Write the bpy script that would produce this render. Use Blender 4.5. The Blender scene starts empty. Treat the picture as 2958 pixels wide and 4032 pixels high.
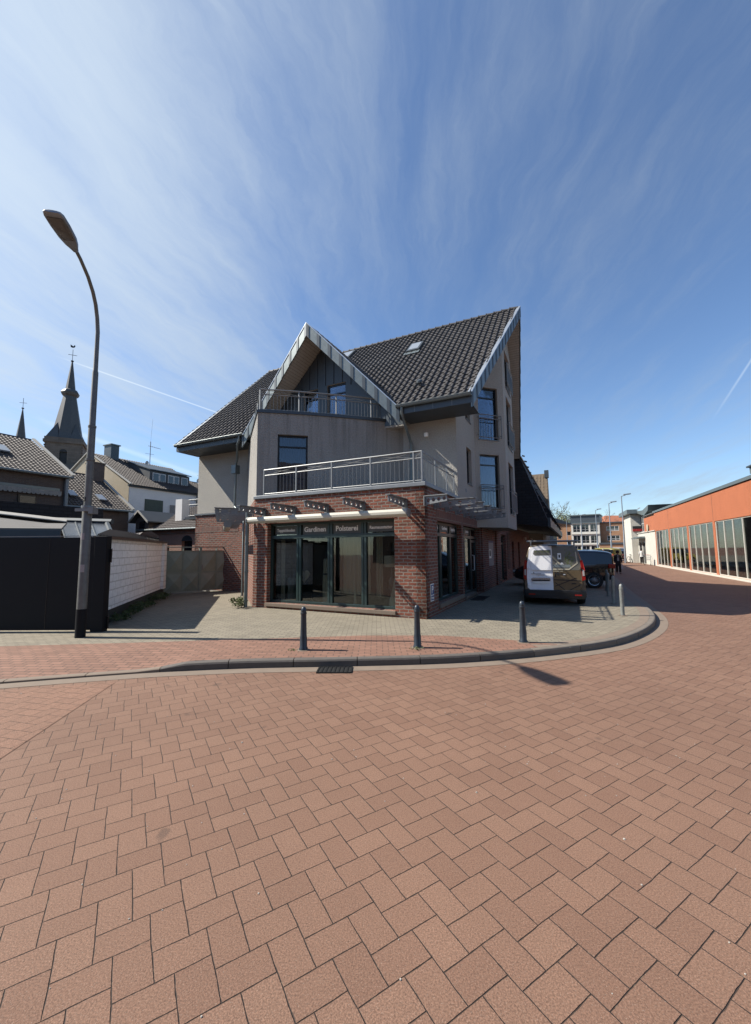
import bpy, bmesh, math, random
from mathutils import Vector, Matrix
random.seed(7)
R = math.radians
S = bpy.context.scene
COL = S.collection

# ------------------------------------------------------------------ camera
W_, H_ = 2958., 4032.
FPX, PITCH, ROLL, CAMZ = 1580., R(5.33), R(-0.52), 1.8
cam = bpy.data.cameras.new("camera"); co = bpy.data.objects.new("camera", cam); COL.objects.link(co)
cam.sensor_fit = 'VERTICAL'; cam.sensor_height = 36.; cam.lens = 36. * FPX / H_
cam.clip_end = 3000.; cam.clip_start = 0.05
fw = Vector((0, math.cos(PITCH), math.sin(PITCH))); up0 = Vector((0, -math.sin(PITCH), math.cos(PITCH))); rt0 = Vector((1, 0, 0))
rt = rt0 * math.cos(ROLL) + up0 * math.sin(ROLL); up = -rt0 * math.sin(ROLL) + up0 * math.cos(ROLL)
co.matrix_world = Matrix(((rt.x, up.x, -fw.x, 0), (rt.y, up.y, -fw.y, 0), (rt.z, up.z, -fw.z, CAMZ), (0, 0, 0, 1)))
S.camera = co

# ------------------------------------------------------------------ light and sky
SUN_AZ, SUN_EL = 275.5, 43.6
sd = Vector((math.sin(R(SUN_AZ)) * math.cos(R(SUN_EL)), math.cos(R(SUN_AZ)) * math.cos(R(SUN_EL)), math.sin(R(SUN_EL))))
sl = bpy.data.lights.new("sun", 'SUN'); sl.energy = 5.0; sl.angle = R(0.5); sl.color = (1.0, 0.93, 0.83)
so = bpy.data.objects.new("sun", sl); COL.objects.link(so); so.rotation_euler = sd.to_track_quat('Z', 'Y').to_euler(); so.location = (-20, 0, 40)
wd = bpy.data.worlds.new("World"); S.world = wd; wd.use_nodes = True
S.view_settings.view_transform = 'Standard'; S.view_settings.look = 'None'; S.view_settings.gamma = 1
S.view_settings.exposure = 0.85; S.view_settings.use_curve_mapping = False

class NT:
    """small node-tree helper"""
    def __init__(s, nt): s.nt = nt; nt.nodes.clear()
    def n(s, t, **kw):
        o = s.nt.nodes.new(t)
        for k, v in kw.items():
            if k.startswith('_'): setattr(o, k[1:], v)
        for k, v in kw.items():
            if k.startswith('_'): continue
            i = o.inputs[int(k[1:])] if k[0] == 'i' and k[1:].isdigit() else o.inputs[k.replace('__', ' ')]
            if hasattr(v, 'is_linked') or isinstance(v, bpy.types.NodeSocket): s.nt.links.new(v, i)
            else: i.default_value = v
        return o
    def m(s, op, a, b=0., c=0.):
        o = s.n('ShaderNodeMath', _operation=op, i0=a, i1=b)
        if op in ('MULTIPLY_ADD', 'SMOOTH_MIN', 'COMPARE', 'WRAP'):
            if hasattr(c, 'is_linked'): s.nt.links.new(c, o.inputs[2])
            else: o.inputs[2].default_value = c
        return o.outputs[0]
    def vm(s, op, a, b=(0, 0, 0), out=0):
        return s.n('ShaderNodeVectorMath', _operation=op, i0=a, i1=b).outputs[out]
    def scale(s, a, f):
        o = s.n('ShaderNodeVectorMath', _operation='SCALE', i0=a); 
        if hasattr(f, 'is_linked'): s.nt.links.new(f, o.inputs['Scale'])
        else: o.inputs['Scale'].default_value = f
        return o.outputs[0]
    def mix(s, f, a, b, mode='MIX'):
        o = s.n('ShaderNodeMix', _data_type='RGBA', _blend_type=mode)
        for i, v in ((0, f), (6, a), (7, b)):
            if hasattr(v, 'is_linked'): s.nt.links.new(v, o.inputs[i])
            else: o.inputs[i].default_value = v if i == 0 else c4(v)
        return o.outputs[2]
    def ss(s, x, a, b):
        o = s.n('ShaderNodeMapRange', _interpolation_type='SMOOTHSTEP', Value=x); o.inputs[1].default_value = a; o.inputs[2].default_value = b
        return o.outputs[0]
    def noise(s, v, sc, det=4., rough=.55, dist=0.):
        return s.n('ShaderNodeTexNoise', Vector=v, Scale=sc, Detail=det, Roughness=rough, Distortion=dist).outputs[0]
    def ramp(s, x, pts):
        o = s.n('ShaderNodeValToRGB', Fac=x); e = o.color_ramp.elements
        while len(e) < len(pts): e.new(.5)
        for q, (p, c) in zip(e, pts): q.position = p; q.color = c4(c)
        return o.outputs[0]
def c4(c):
    return (c, c, c, 1.) if isinstance(c, (int, float)) else (tuple(c) + (1.,) if len(c) == 3 else tuple(c))

# sky: Nishita with wispy high cloud laid on a plane far above (direction divided by its height)
w = NT(wd.node_tree)
sky = w.n('ShaderNodeTexSky', _sky_type='NISHITA', _sun_disc=False, _sun_elevation=R(SUN_EL), _sun_rotation=R(SUN_AZ), _altitude=40., _air_density=1.0, _dust_density=0.3, _ozone_density=1.6)
d = w.n('ShaderNodeTexCoord').outputs['Generated']
sx = w.n('ShaderNodeSeparateXYZ', Vector=d)
zz = w.m('ADD', w.m('MAXIMUM', sx.outputs[2], 0.0), 0.10)
pu = w.m('DIVIDE', sx.outputs[0], zz); pv = w.m('DIVIDE', sx.outputs[1], zz)
ca, sa = math.cos(R(8)), math.sin(R(8))
ru = w.m('SUBTRACT', w.m('MULTIPLY', pu, ca), w.m('MULTIPLY', pv, sa)); rv = w.m('ADD', w.m('MULTIPLY', pu, sa), w.m('MULTIPLY', pv, ca))
warp = w.noise(w.n('ShaderNodeCombineXYZ', X=ru, Y=w.m('MULTIPLY', rv, .6)).outputs[0], .8, 2.)
warp2 = w.noise(w.n('ShaderNodeCombineXYZ', X=ru, Y=rv, Z=4.).outputs[0], 5., 5., .6)
ru2 = w.m('ADD', w.m('ADD', ru, w.m('MULTIPLY', warp, .55)), w.m('MULTIPLY', warp2, .10))
v1 = w.n('ShaderNodeCombineXYZ', X=w.m('MULTIPLY', ru2, 1.6), Y=w.m('MULTIPLY', rv, .42)).outputs[0]
v2 = w.n('ShaderNodeCombineXYZ', X=w.m('MULTIPLY', ru2, 6.), Y=w.m('MULTIPLY', rv, 1.1), Z=3.).outputs[0]
v3 = w.n('ShaderNodeCombineXYZ', X=w.m('MULTIPLY', ru, .6), Y=w.m('MULTIPLY', rv, .35), Z=7.).outputs[0]
a1 = w.noise(v1, 1., 6., .6); a2 = w.noise(v2, 1., 6., .62); a3 = w.noise(v3, 1., 3., .5)
a4 = w.noise(w.n('ShaderNodeCombineXYZ', X=w.m('MULTIPLY', ru2, 15.), Y=w.m('MULTIPLY', rv, 2.0), Z=9.).outputs[0], 1., 8., .7)
cl = w.m('ADD', w.m('ADD', w.m('MULTIPLY', a1, .50), w.m('MULTIPLY', a2, .34)), w.m('ADD', w.m('MULTIPLY', a3, .40), w.m('MULTIPLY', w.m('SUBTRACT', a4, .5), w.m('MULTIPLY', warp2, .36))))
# the veil thickens towards the sun's side of the sky
sund = w.vm('DOT_PRODUCT', d, tuple(Vector((sd.x, sd.y + .25, sd.z)).normalized()), out=1)
veil = w.m('POWER', w.m('MAXIMUM', sund, 0.), 3.)
cl = w.m('ADD', w.m('ADD', cl, w.m('MULTIPLY', veil, .42)), w.m('MULTIPLY', w.ss(sx.outputs[0], .05, .5), .07))
cf = w.m('MULTIPLY', w.m('MULTIPLY', w.ss(cl, .60, 1.12), .82), w.ss(sx.outputs[1], -.35, .15))
glow = w.m('ADD', w.m('MULTIPLY', w.m('POWER', w.m('MAXIMUM', sund, 0.), 2.5), 3.2), 5.0)
ccol = w.n('ShaderNodeVectorMath', _operation='SCALE', i0=(.80, .93, 1.06)); w.nt.links.new(glow, ccol.inputs['Scale'])
skt = w.mix(1., sky.outputs[0], (1.16, 1.32, 1.50), 'MULTIPLY')
skc = w.mix(cf, skt, ccol.outputs[0])
def trail(col, a, b, wd_, amt):
    pa, pb = ray(*a).normalized(), ray(*b).normalized(); n = pa.cross(pb).normalized(); mid_ = (pa + pb).normalized()
    q = w.m('ABSOLUTE', w.vm('DOT_PRODUCT', d, tuple(n), out=1)); f = w.m('SUBTRACT', 1., w.ss(q, 0., wd_)); al = w.ss(w.vm('DOT_PRODUCT', d, tuple(mid_), out=1), mid_.dot(pa) - .004, mid_.dot(pa) + .01)
    return w.mix(w.m('MULTIPLY', w.m('MULTIPLY', f, al), amt), col, (9.2, 10.2, 10.6))
def ray(u, v): return fw + rt * ((u - W_ / 2) / FPX) - up * ((v - H_ / 2) / FPX)
skc = trail(skc, (250, 1412), (1000, 1675), .0022, .38); skc = trail(skc, (150, 1650), (1000, 1950), .008, .2); skc = trail(skc, (3100, 1200), (2840, 1600), .003, .4)
bg = w.n('ShaderNodeBackground', Color=skc, Strength=.064)
w.n('ShaderNodeOutputWorld', Surface=bg.outputs[0])

# ------------------------------------------------------------------ picture-to-place helpers (used to take real positions off the photograph)
def ray(u, v): return fw + rt * ((u - W_ / 2) / FPX) - up * ((v - H_ / 2) / FPX)
def at(u, v, D): r_ = ray(u, v); return Vector((0, 0, CAMZ)) + r_ * (D / r_.y)
def gz(u, v, z=0.): r_ = ray(u, v); return Vector((0, 0, CAMZ)) + r_ * ((z - CAMZ) / r_.z)
def Fc(x, y): return 2050 + .5496 * x, 1850 + .5496 * y
AZ = R(26.2)
DX = Vector((math.sin(AZ), math.cos(AZ), 0)); DY = Vector((-math.cos(AZ), math.sin(AZ), 0))
C0 = Vector((1.21, 9.84, 0)); RZ = R(90 - 26.2)
def l2w(x, y, z=0.): return C0 + DX * x + DY * y + Vector((0, 0, z))
def w2l(p): q = p - C0; return Vector((q.dot(DX), q.dot(DY), p.z))

# ------------------------------------------------------------------ materials
MATS = {}
def new_mat(name):
    m = bpy.data.materials.new(name); m.use_nodes = True; MATS[name] = m; return m, NT(m.node_tree)
AL = .60      # every pigment as dark as the real thing looks beside a grey card; the exposure lifts the picture
def finish(t, col, rough, metal=0., bump=None, bstr=.3, bdist=.01, spec=.5, extra=None, al=None):
    al = (AL if metal < .35 else .72) if al is None else al
    if hasattr(col, 'is_linked'): col = t.mix(1., col, (al, al, al), 'MULTIPLY')
    else: col = tuple(x * al for x in col)
    p = t.n('ShaderNodeBsdfPrincipled', Roughness=rough, Metallic=metal)
    p.inputs['Specular IOR Level'].default_value = spec
    if hasattr(col, 'is_linked'): t.nt.links.new(col, p.inputs['Base Color'])
    else: p.inputs['Base Color'].default_value = c4(col)
    if bump is not None:
        b = t.n('ShaderNodeBump', Strength=bstr, Distance=bdist, Height=bump); t.nt.links.new(b.outputs[0], p.inputs['Normal'])
    for k, v in (extra or {}).items(): p.inputs[k].default_value = v
    t.n('ShaderNodeOutputMaterial', Surface=p.outputs[0]); return p
def simple(name, c, rough=.6, metal=0., var=.15, sc=3., bs=0., bsc=60., spec=.5, extra=None, bd=.004):
    m, t = new_mat(name); ob = t.n('ShaderNodeTexCoord').outputs['Object']
    nz = t.noise(ob, sc, 5.); k = t.m('MULTIPLY_ADD', nz, 2 * var, 1 - var)
    col = t.mix(1., c, t.n('ShaderNodeCombineXYZ', X=k, Y=k, Z=k).outputs[0], 'MULTIPLY')
    rr = t.m('MULTIPLY_ADD', nz, .2, rough - .1)
    finish(t, col, rr, metal, t.noise(ob, bsc, 4.) if bs else None, bs, bd, spec, extra); return m
def brick(name, c1, c2, mortar, bw, bh, ms, bump=.6, wob=.02, bias=0., rough=.85, offs=.5, stain=.25, speck=60., bd=.012, msmooth=.15):
    m, t = new_mat(name); uv = t.n('ShaderNodeUVMap').outputs[0]
    nv = t.n('ShaderNodeTexNoise', Vector=uv, Scale=7., Detail=3.).outputs['Color']
    uvw = t.vm('ADD', uv, t.scale(t.vm('SUBTRACT', nv, (.5, .5, .5)), wob))
    b = t.n('ShaderNodeTexBrick', Vector=uvw, Scale=1., _offset=offs)
    b.inputs['Brick Width'].default_value = bw; b.inputs['Row Height'].default_value = bh; b.inputs['Mortar Size'].default_value = ms
    b.inputs['Mortar Smooth'].default_value = msmooth; b.inputs['Bias'].default_value = bias
    b.inputs['Color1'].default_value = c4(c1); b.inputs['Color2'].default_value = c4(c2); b.inputs['Mortar'].default_value = c4(mortar)
    big = t.noise(uv, .9, 4.); fine = t.noise(uv, speck, 3., .7); mid = t.noise(uv, 9., 4., .6)
    k = t.m('ADD', t.m('MULTIPLY_ADD', big, 2 * stain, 1 - stain - .35), t.m('ADD', t.m('MULTIPLY', fine, .35), t.m('MULTIPLY', mid, .35)))
    col = t.mix(1., b.outputs[0], t.n('ShaderNodeCombineXYZ', X=k, Y=k, Z=k).outputs[0], 'MULTIPLY')
    h = t.m('ADD', t.m('MULTIPLY', t.m('SUBTRACT', 1., b.outputs[1]), 1.), t.m('ADD', t.m('MULTIPLY', mid, .8), t.m('MULTIPLY', fine, .25)))
    finish(t, col, rough, 0., h, bump, bd); return m
def herring(name, c1, c2, joint, unit, ang, ox=0., oy=0., mirror=False):
    m, t = new_mat(name); ob = t.n('ShaderNodeTexCoord').outputs['Object']
    wv = t.n('ShaderNodeTexNoise', Vector=ob, Scale=5., Detail=2.).outputs['Color']
    q = t.vm('ADD', ob, t.scale(t.vm('SUBTRACT', wv, (.5, .5, .5)), .012))
    s = t.n('ShaderNodeSeparateXYZ', Vector=q); c_, s_ = math.cos(R(ang)) / unit, math.sin(R(ang)) / unit
    u = t.m('ADD', t.m('ADD', t.m('MULTIPLY', s.outputs[0], c_), t.m('MULTIPLY', s.outputs[1], s_)), ox)
    v = t.m('ADD', t.m('ADD', t.m('MULTIPLY', s.outputs[0], -s_), t.m('MULTIPLY', s.outputs[1], c_)), oy)
    if mirror: v = t.m('MULTIPLY', v, -1.)
    i, j = t.m('FLOOR', u), t.m('FLOOR', v); fu, fv = t.m('SUBTRACT', u, i), t.m('SUBTRACT', v, j)
    # blocks 3 x 2 units in herringbone: the class (5i+j) mod 12 tells each unit cell its block and its place in it
    f_ = t.m('FLOORED_MODULO', t.m('ADD', t.m('MULTIPLY', i, 5.), j), 12.)
    a_ = t.m('FLOOR', t.m('DIVIDE', t.m('ADD', f_, .01), 5.)); r_ = t.m('SUBTRACT', f_, t.m('MULTIPLY', a_, 5.))
    ver = t.m('GREATER_THAN', r_, 1.5); b_ = t.m('SUBTRACT', r_, t.m('MULTIPLY', ver, 2.))
    x_ = t.m('ADD', fu, a_); y_ = t.m('ADD', fv, b_); bw_ = t.m('SUBTRACT', 3., ver); bh_ = t.m('ADD', 2., ver)
    dd = t.m('MINIMUM', t.m('MINIMUM', x_, t.m('SUBTRACT', bw_, x_)), t.m('MINIMUM', y_, t.m('SUBTRACT', bh_, y_)))
    idv = t.n('ShaderNodeCombineXYZ', X=t.m('SUBTRACT', i, a_), Y=t.m('SUBTRACT', j, b_), Z=ver).outputs[0]
    rnd = t.n('ShaderNodeTexWhiteNoise', _noise_dimensions='3D', Vector=idv)
    fine = t.ss(t.noise(ob, 130., 3., .8), .28, .72); mid = t.noise(ob, 14., 4.); lg = t.noise(ob, .35, 5., .6); vw = t.noise(ob, 40., 3.)
    ddn = t.m('ADD', dd, t.m('MULTIPLY_ADD', vw, .05, -.025))
    wid = t.m('MULTIPLY_ADD', mid, .10, -.018)
    jm = t.m('SUBTRACT', 1., t.ss(t.m('DIVIDE', ddn, wid), .55, 1.45))
    kk = t.m('ADD', t.m('ADD', t.m('MULTIPLY_ADD', rnd.outputs[0], .20, .26), t.m('MULTIPLY', fine, .95)), t.m('ADD', t.m('MULTIPLY_ADD', lg, .55, -.14), t.m('MULTIPLY', mid, .14)))
    bc = t.mix(rnd.outputs[0], c1, c2)
    bc = t.mix(1., bc, t.n('ShaderNodeCombineXYZ', X=kk, Y=kk, Z=kk).outputs[0], 'MULTIPLY')
    speck = t.ss(t.noise(ob, 190., 2., .6), .60, .70)                    # pale grit in the concrete
    bc = t.mix(t.m('MULTIPLY', speck, .55), bc, (.55, .45, .36))
    spot = t.ss(t.noise(ob, 3.1, 2., .4), .705, .755)                     # old chewing gum and oil spots
    bc = t.mix(t.m('MULTIPLY', spot, .45), bc, (.07, .05, .04))
    jc = t.mix(t.ss(t.noise(ob, 26., 3.), .60, .72), joint, (.22, .17, .12))
    col = t.mix(t.m('MULTIPLY', jm, .93), bc, jc)
    tilt = t.m('MULTIPLY', rnd.outputs[0], .12)
    h = t.m('ADD', t.m('ADD', t.ss(ddn, 0., .045), tilt), t.m('MULTIPLY', fine, .14))
    finish(t, col, .78, 0., h, .8, .009, .35); return m
def glass(name, tint=(.6, .66, .66), refl=1.0, rough=.01, darken=.75):
    m, t = new_mat(name)
    fr = t.n('ShaderNodeFresnel', IOR=1.55).outputs[0]
    f = t.m('MINIMUM', t.m('MULTIPLY_ADD', fr, .95 * refl, .0), 1.)
    wob = t.noise(t.n('ShaderNodeTexCoord').outputs['Object'], 1.3, 2.)
    bp = t.n('ShaderNodeBump', Strength=.06, Distance=.02, Height=wob)
    g = t.n('ShaderNodeBsdfGlossy', Color=(1, 1, 1, 1), Roughness=rough, Normal=bp.outputs[0]); tr = t.n('ShaderNodeBsdfTransparent', Color=c4(tuple(x * darken for x in tint)))
    mx = t.n('ShaderNodeMixShader', i0=f, i1=tr.outputs[0], i2=g.outputs[0]); t.n('ShaderNodeOutputMaterial', Surface=mx.outputs[0]); return m
def stucco(name, c, streak=.0, bstr=.5, sc=28., top=None):
    m, t = new_mat(name); uv = t.n('ShaderNodeUVMap').outputs[0]
    g = t.ss(t.noise(uv, sc, 5., .66), .25, .75); b = t.noise(uv, .8, 5., .6); s3 = t.n('ShaderNodeSeparateXYZ', Vector=uv)
    st = t.noise(t.n('ShaderNodeCombineXYZ', X=t.m('MULTIPLY', s3.outputs[0], 5.), Y=t.m('MULTIPLY', s3.outputs[1], .35)).outputs[0], 1., 5., .6)
    k = t.m('ADD', t.m('MULTIPLY_ADD', b, .30, .60), t.m('MULTIPLY', g, .42))
    if top:      # run-off stains hanging from the parapet
        st2 = t.noise(t.n('ShaderNodeCombineXYZ', X=t.m('MULTIPLY', s3.outputs[0], 7.), Y=t.m('MULTIPLY', s3.outputs[1], .25), Z=5.).outputs[0], 1., 6., .65)
        reach = t.m('MULTIPLY', t.ss(s3.outputs[1], top - 2.3, top), t.ss(st2, .42, .68)); k = t.m('SUBTRACT', k, t.m('MULTIPLY', reach, .30))
    k = t.m('SUBTRACT', k, t.m('MULTIPLY', t.ss(st, .5, .8), streak))
    col = t.mix(1., c, t.n('ShaderNodeCombineXYZ', X=k, Y=k, Z=k).outputs[0], 'MULTIPLY')
    finish(t, col, .9, 0., g, bstr, .02); return m
M = {}
M['road'] = herring('red_herringbone_paving', (.335, .192, .128), (.235, .130, .086), (.045, .034, .027), .0755, 31.3, ox=.925, oy=-30.48)
M['walk'] = brick('red_paving', (.38, .20, .135), (.29, .15, .10), (.07, .05, .04), .2, .1, .006, .5, .006, stain=.15, speck=150., bd=.006, offs=.5)
M['beige'] = brick('beige_paving', (.375, .33, .245), (.29, .255, .19), (.10, .088, .06), .2, .1, .006, .5, .006, stain=.2, speck=150., bd=.006)
M['kerbdark'] = simple('kerb_stone', (.15, .132, .115), .75, var=.3, sc=8, bs=.6, bsc=50)
M['kerbpale'] = simple('pale_kerb_stone', (.25, .215, .175), .8, var=.3, sc=6, bs=.5, bsc=60)
M['gutter'] = simple('gutter_concrete', (.29, .225, .17), .85, var=.2, sc=5, bs=.5, bsc=90)
M['earth'] = simple('earth', (.10, .085, .06), .95, var=.3)
M['brick'] = brick('clinker', (.38, .115, .065), (.17, .060, .040), (.34, .29, .24), .235, .082, .013, 1., .03, rough=.9, stain=.28, bd=.02)
M['soldier'] = brick('soldier_course', (.30, .10, .065), (.17, .065, .05), (.34, .29, .24), .075, .24, .011, .9, .018, rough=.9, offs=0., bd=.02)
M['brick2'] = brick('old_brick', (.46, .20, .125), (.34, .15, .10), (.42, .36, .30), .25, .075, .012, .6, .015)
M['brickdark'] = brick('dark_brick', (.17, .12, .095), (.13, .09, .075), (.17, .15, .13), .25, .075, .01, .5, .01)
M['brickbrown'] = brick('brown_brick', (.50, .26, .13), (.40, .20, .10), (.36, .27, .2), .25, .075, .008, .3, .0)
M['stucco'] = stucco('rough_render', (.66, .63, .56), .0, 1.)
M['stuccog'] = stucco('grey_render', (.50, .48, .44), .18, .8, top=6.15)
M['whiterender'] = stucco('white_render', (1.2, 1.19, 1.15), .06, .3)
M['beigerender'] = stucco('beige_render', (.62, .53, .38), .15, .4)
M['orange'] = stucco('orange_render', (.62, .20, .09), .12, .5)
M['cream'] = stucco('cream_render', (.82, .80, .72), .05, .4)
M['zinc'] = simple('zinc', (.20, .24, .245), .45, .45, var=.15, sc=6.)
M['zincd'] = simple('zinc_dark', (.085, .105, .12), .5, .4, var=.2, sc=4.)
M['zincl'] = simple('zinc_edge', (.62, .66, .68), .3, .6, var=.1)
M['steel'] = simple('galvanised_steel', (.27, .285, .29), .5, .45, var=.2, sc=20.)
M['slab'] = simple('sheet_metal_edge', (.25, .27, .285), .5, .4, var=.2, sc=4)
M['tile'], _t = new_mat('roof_tile')
_o = _t.n('ShaderNodeTexCoord').outputs['Object']; _k = _t.m('ADD', _t.m('MULTIPLY', _t.ss(_t.noise(_o, 3.4, 3., .8), .3, .7), .55), _t.m('MULTIPLY_ADD', _t.noise(_o, .5, 4.), .5, .42))
_c = _t.mix(1., (.105, .097, .092), _t.n('ShaderNodeCombineXYZ', X=_k, Y=_k, Z=_k).outputs[0], 'MULTIPLY')
_c = _t.mix(_t.m('MULTIPLY', _t.ss(_t.noise(_o, 9., 5., .7), .60, .72), .5), _c, (.19, .18, .13))        # lichen
finish(_t, _c, .62, 0., _t.noise(_o, 120., 4.), .3, .004, .4)
M['tileold'] = simple('old_roof_tile', (.105, .085, .074), .7, var=.35, sc=5, bs=.3, bsc=90)
M['tilebrown'] = simple('brown_roof_tile', (.24, .18, .12), .8, var=.3, sc=5)
M['tilered'] = simple('red_roof_tile', (.50, .19, .10), .8, var=.25, sc=2)
M['slate'] = simple('slate', (.09, .10, .105), .6, var=.3, sc=3)
M['shingle'] = brick('dark_shingle', (.028, .030, .036), (.018, .02, .026), (.006, .006, .008), .4, .16, .012, .5, .0)
M['soffit'] = brick('soffit_boards', (.60, .58, .53), (.56, .54, .49), (.2, .19, .17), 3., .11, .006, .3, .0, stain=.08)
M['green'] = simple('green_window_frame', (.028, .062, .060), .4, var=.1)
M['black'] = simple('black_frame', (.012, .013, .015), .35, var=.1)
M['grate'] = simple('cast_iron', (.03, .03, .03), .6, .6)
M['hole'] = simple('gully_dark', (.004, .004, .004), .9)
M['anthracite'] = simple('anthracite_panel', (.011, .0125, .016), .65, .0, var=.3, sc=2.2, spec=.2)
M['gategreen'] = simple('green_gate_paint', (.33, .41, .355), .55, .1, var=.25, sc=2.5)
M['gategreen2'] = simple('green_gate_paint_worn', (.40, .44, .36), .55, .1, var=.25, sc=2.5)
M['whitewall'] = brick('whitewashed_block', (1.4, 1.41, 1.40), (1.32, 1.33, 1.32), (1.0, .99, .96), .42, .19, .012, .9, .02, stain=.08, bd=.02, speck=12.)
M['plinth'] = simple('dark_plinth', (.045, .055, .05), .85, var=.3)
M['white'] = simple('white_paint', (.80, .80, .78), .4, var=.05)
M['awning'] = simple('cream_awning_case', (.76, .74, .62), .45, var=.06)
M['curtain'] = simple('cream_curtain', (1.3, 1.22, 1.0), .9, var=.08)
M['curtaing'] = simple('net_curtain', (.62, .68, .72), .9, var=.12, sc=14)
M['cloth'] = simple('grey_cloth', (.16, .17, .19), .9, var=.3)
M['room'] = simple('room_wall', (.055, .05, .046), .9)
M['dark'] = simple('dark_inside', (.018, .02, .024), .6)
M['bollard'] = simple('bollard_paint', (.042, .058, .078), .38, .2, var=.35, sc=12, bs=.2, bsc=40)
M['bollardg'] = simple('worn_bollard_paint', (.36, .38, .36), .55, .3, var=.5, sc=14, bs=.3)
M['pole'] = simple('weathered_pole', (.19, .195, .185), .6, .4, var=.4, sc=9, bs=.3)
M['polefar'] = simple('grey_pole', (.30, .34, .38), .5, .4)
M['lampglass'] = simple('lamp_bowl', (.17, .165, .155), .25, var=.35, sc=14)
M['bluepane'] = simple('blue_grey_pane', (.05, .065, .085), .3, var=.1, spec=.9)
M['glass'] = glass('shop_glass', (.78, .82, .80), 1., .005, .85)
M['glassb'] = glass('upper_glass', (.62, .72, .85), 1.7, .01, .8)
M['glassbk'] = simple('dark_pane', (.015, .02, .026), .06, var=.1, spec=.8)
M['glassgreen'] = simple('greenish_pane', (.045, .075, .07), .05, var=.55, sc=.8, spec=.9)
M['screen'] = simple('frosted_green_screen', (.20, .26, .24), .6, var=.35, sc=1.5)
M['skypane'] = simple('skylight_pane', (.42, .46, .50), .12, var=.1, spec=.9)
M['rubber'] = simple('rubber', (.014, .014, .015), .7)
M['chrome'] = simple('alloy', (.62, .63, .64), .28, .8)
M['vanwhite'] = simple('van_white_paint', (1.35, 1.36, 1.38), .28, var=.03, extra={'Coat Weight': .5})
M['vanblack'] = simple('bumper_plastic', (.022, .022, .024), .5)
M['vangold'] = simple('van_side_wrap', (.19, .155, .11), .3, var=.45, sc=3.5, extra={'Coat Weight': .5})
M['carnavy'] = simple('dark_car_paint', (.012, .015, .022), .16, .3, var=.05, extra={'Coat Weight': 1.})
M['tail'] = simple('tail_lamp_red', (.42, .012, .012), .15, var=.1)
M['tailw'] = simple('tail_lamp_clear', (.62, .58, .56), .15, var=.1)
M['sofa'] = simple('printed_sofa', (.24, .28, .29), .4, var=.2, sc=20)
M['wrapbrown'] = simple('printed_floor', (.17, .125, .07), .32, var=.45, sc=4., extra={'Coat Weight': .4})
M['wrapwall'] = simple('printed_wall', (.19, .185, .16), .3, var=.2, sc=5, extra={'Coat Weight': .4})
M['wrapcream'] = simple('printed_cream', (.66, .60, .45), .35, var=.1)
M['leafprint'] = simple('printed_leaves', (.16, .20, .06), .4, var=.4, sc=30)
M['yellow'] = simple('yellow_paint', (.30, .26, .04), .35)
M['silver'] = simple('silver_paint', (.45, .47, .49), .25, .5)
M['blue'] = simple('sign_blue', (.015, .075, .30), .4, var=.04)
M['letters'] = simple('white_lettering', (1.3, 1.28, 1.2), .5, var=.04)
M['signpanel'] = simple('grey_sign_panel', (.115, .12, .105), .5, var=.1)
M['skin'] = simple('skin', (.48, .28, .20), .6, var=.05)
M['coat'] = simple('dark_coat', (.02, .018, .018), .85)
M['blouse'] = simple('pale_blouse', (.55, .54, .50), .85)
M['jeans'] = simple('denim', (.10, .16, .26), .85)
M['greyhair'] = simple('grey_hair', (.42, .42, .41), .8)
M['pink'] = simple('pink_cloth', (.50, .14, .22), .8)
M['leaf'] = simple('leaf_green', (.085, .125, .035), .7, var=.5, sc=2.)
M['leafpale'] = simple('spring_leaf', (.20, .23, .09), .7, var=.4, sc=.6)
M['leafgold'] = simple('golden_leaf', (.30, .20, .04), .7, var=.4, sc=3)
M['bark'] = simple('bark', (.12, .095, .07), .9, var=.3)
M['corr'] = simple('corrugated_sheet', (.20, .17, .14), .8, var=.35, sc=6)
M['felt'] = simple('roof_felt', (.21, .20, .185), .95, var=.3, sc=1.5, bs=.4)
M['palesheet'] = simple('fibre_cement_verge', (.58, .56, .50), .85, var=.25, sc=6)
M['stone'] = brick('tower_stone', (.22, .19, .16), (.17, .145, .12), (.15, .13, .11), .8, .35, .02, .3, .0)
M['doorgreen'] = simple('green_boards', (.12, .15, .12), .8, var=.3, sc=8)
M['poster'] = simple('poster_paper', (.34, .34, .35), .6, var=.5, sc=5)
M['posterp'] = simple('poster_violet', (.10, .07, .22), .6)
M['sticker'] = simple('sticker', (.46, .42, .42), .6, var=.3, sc=50)
M['red'] = simple('red_letter', (.45, .03, .03), .5)

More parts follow.
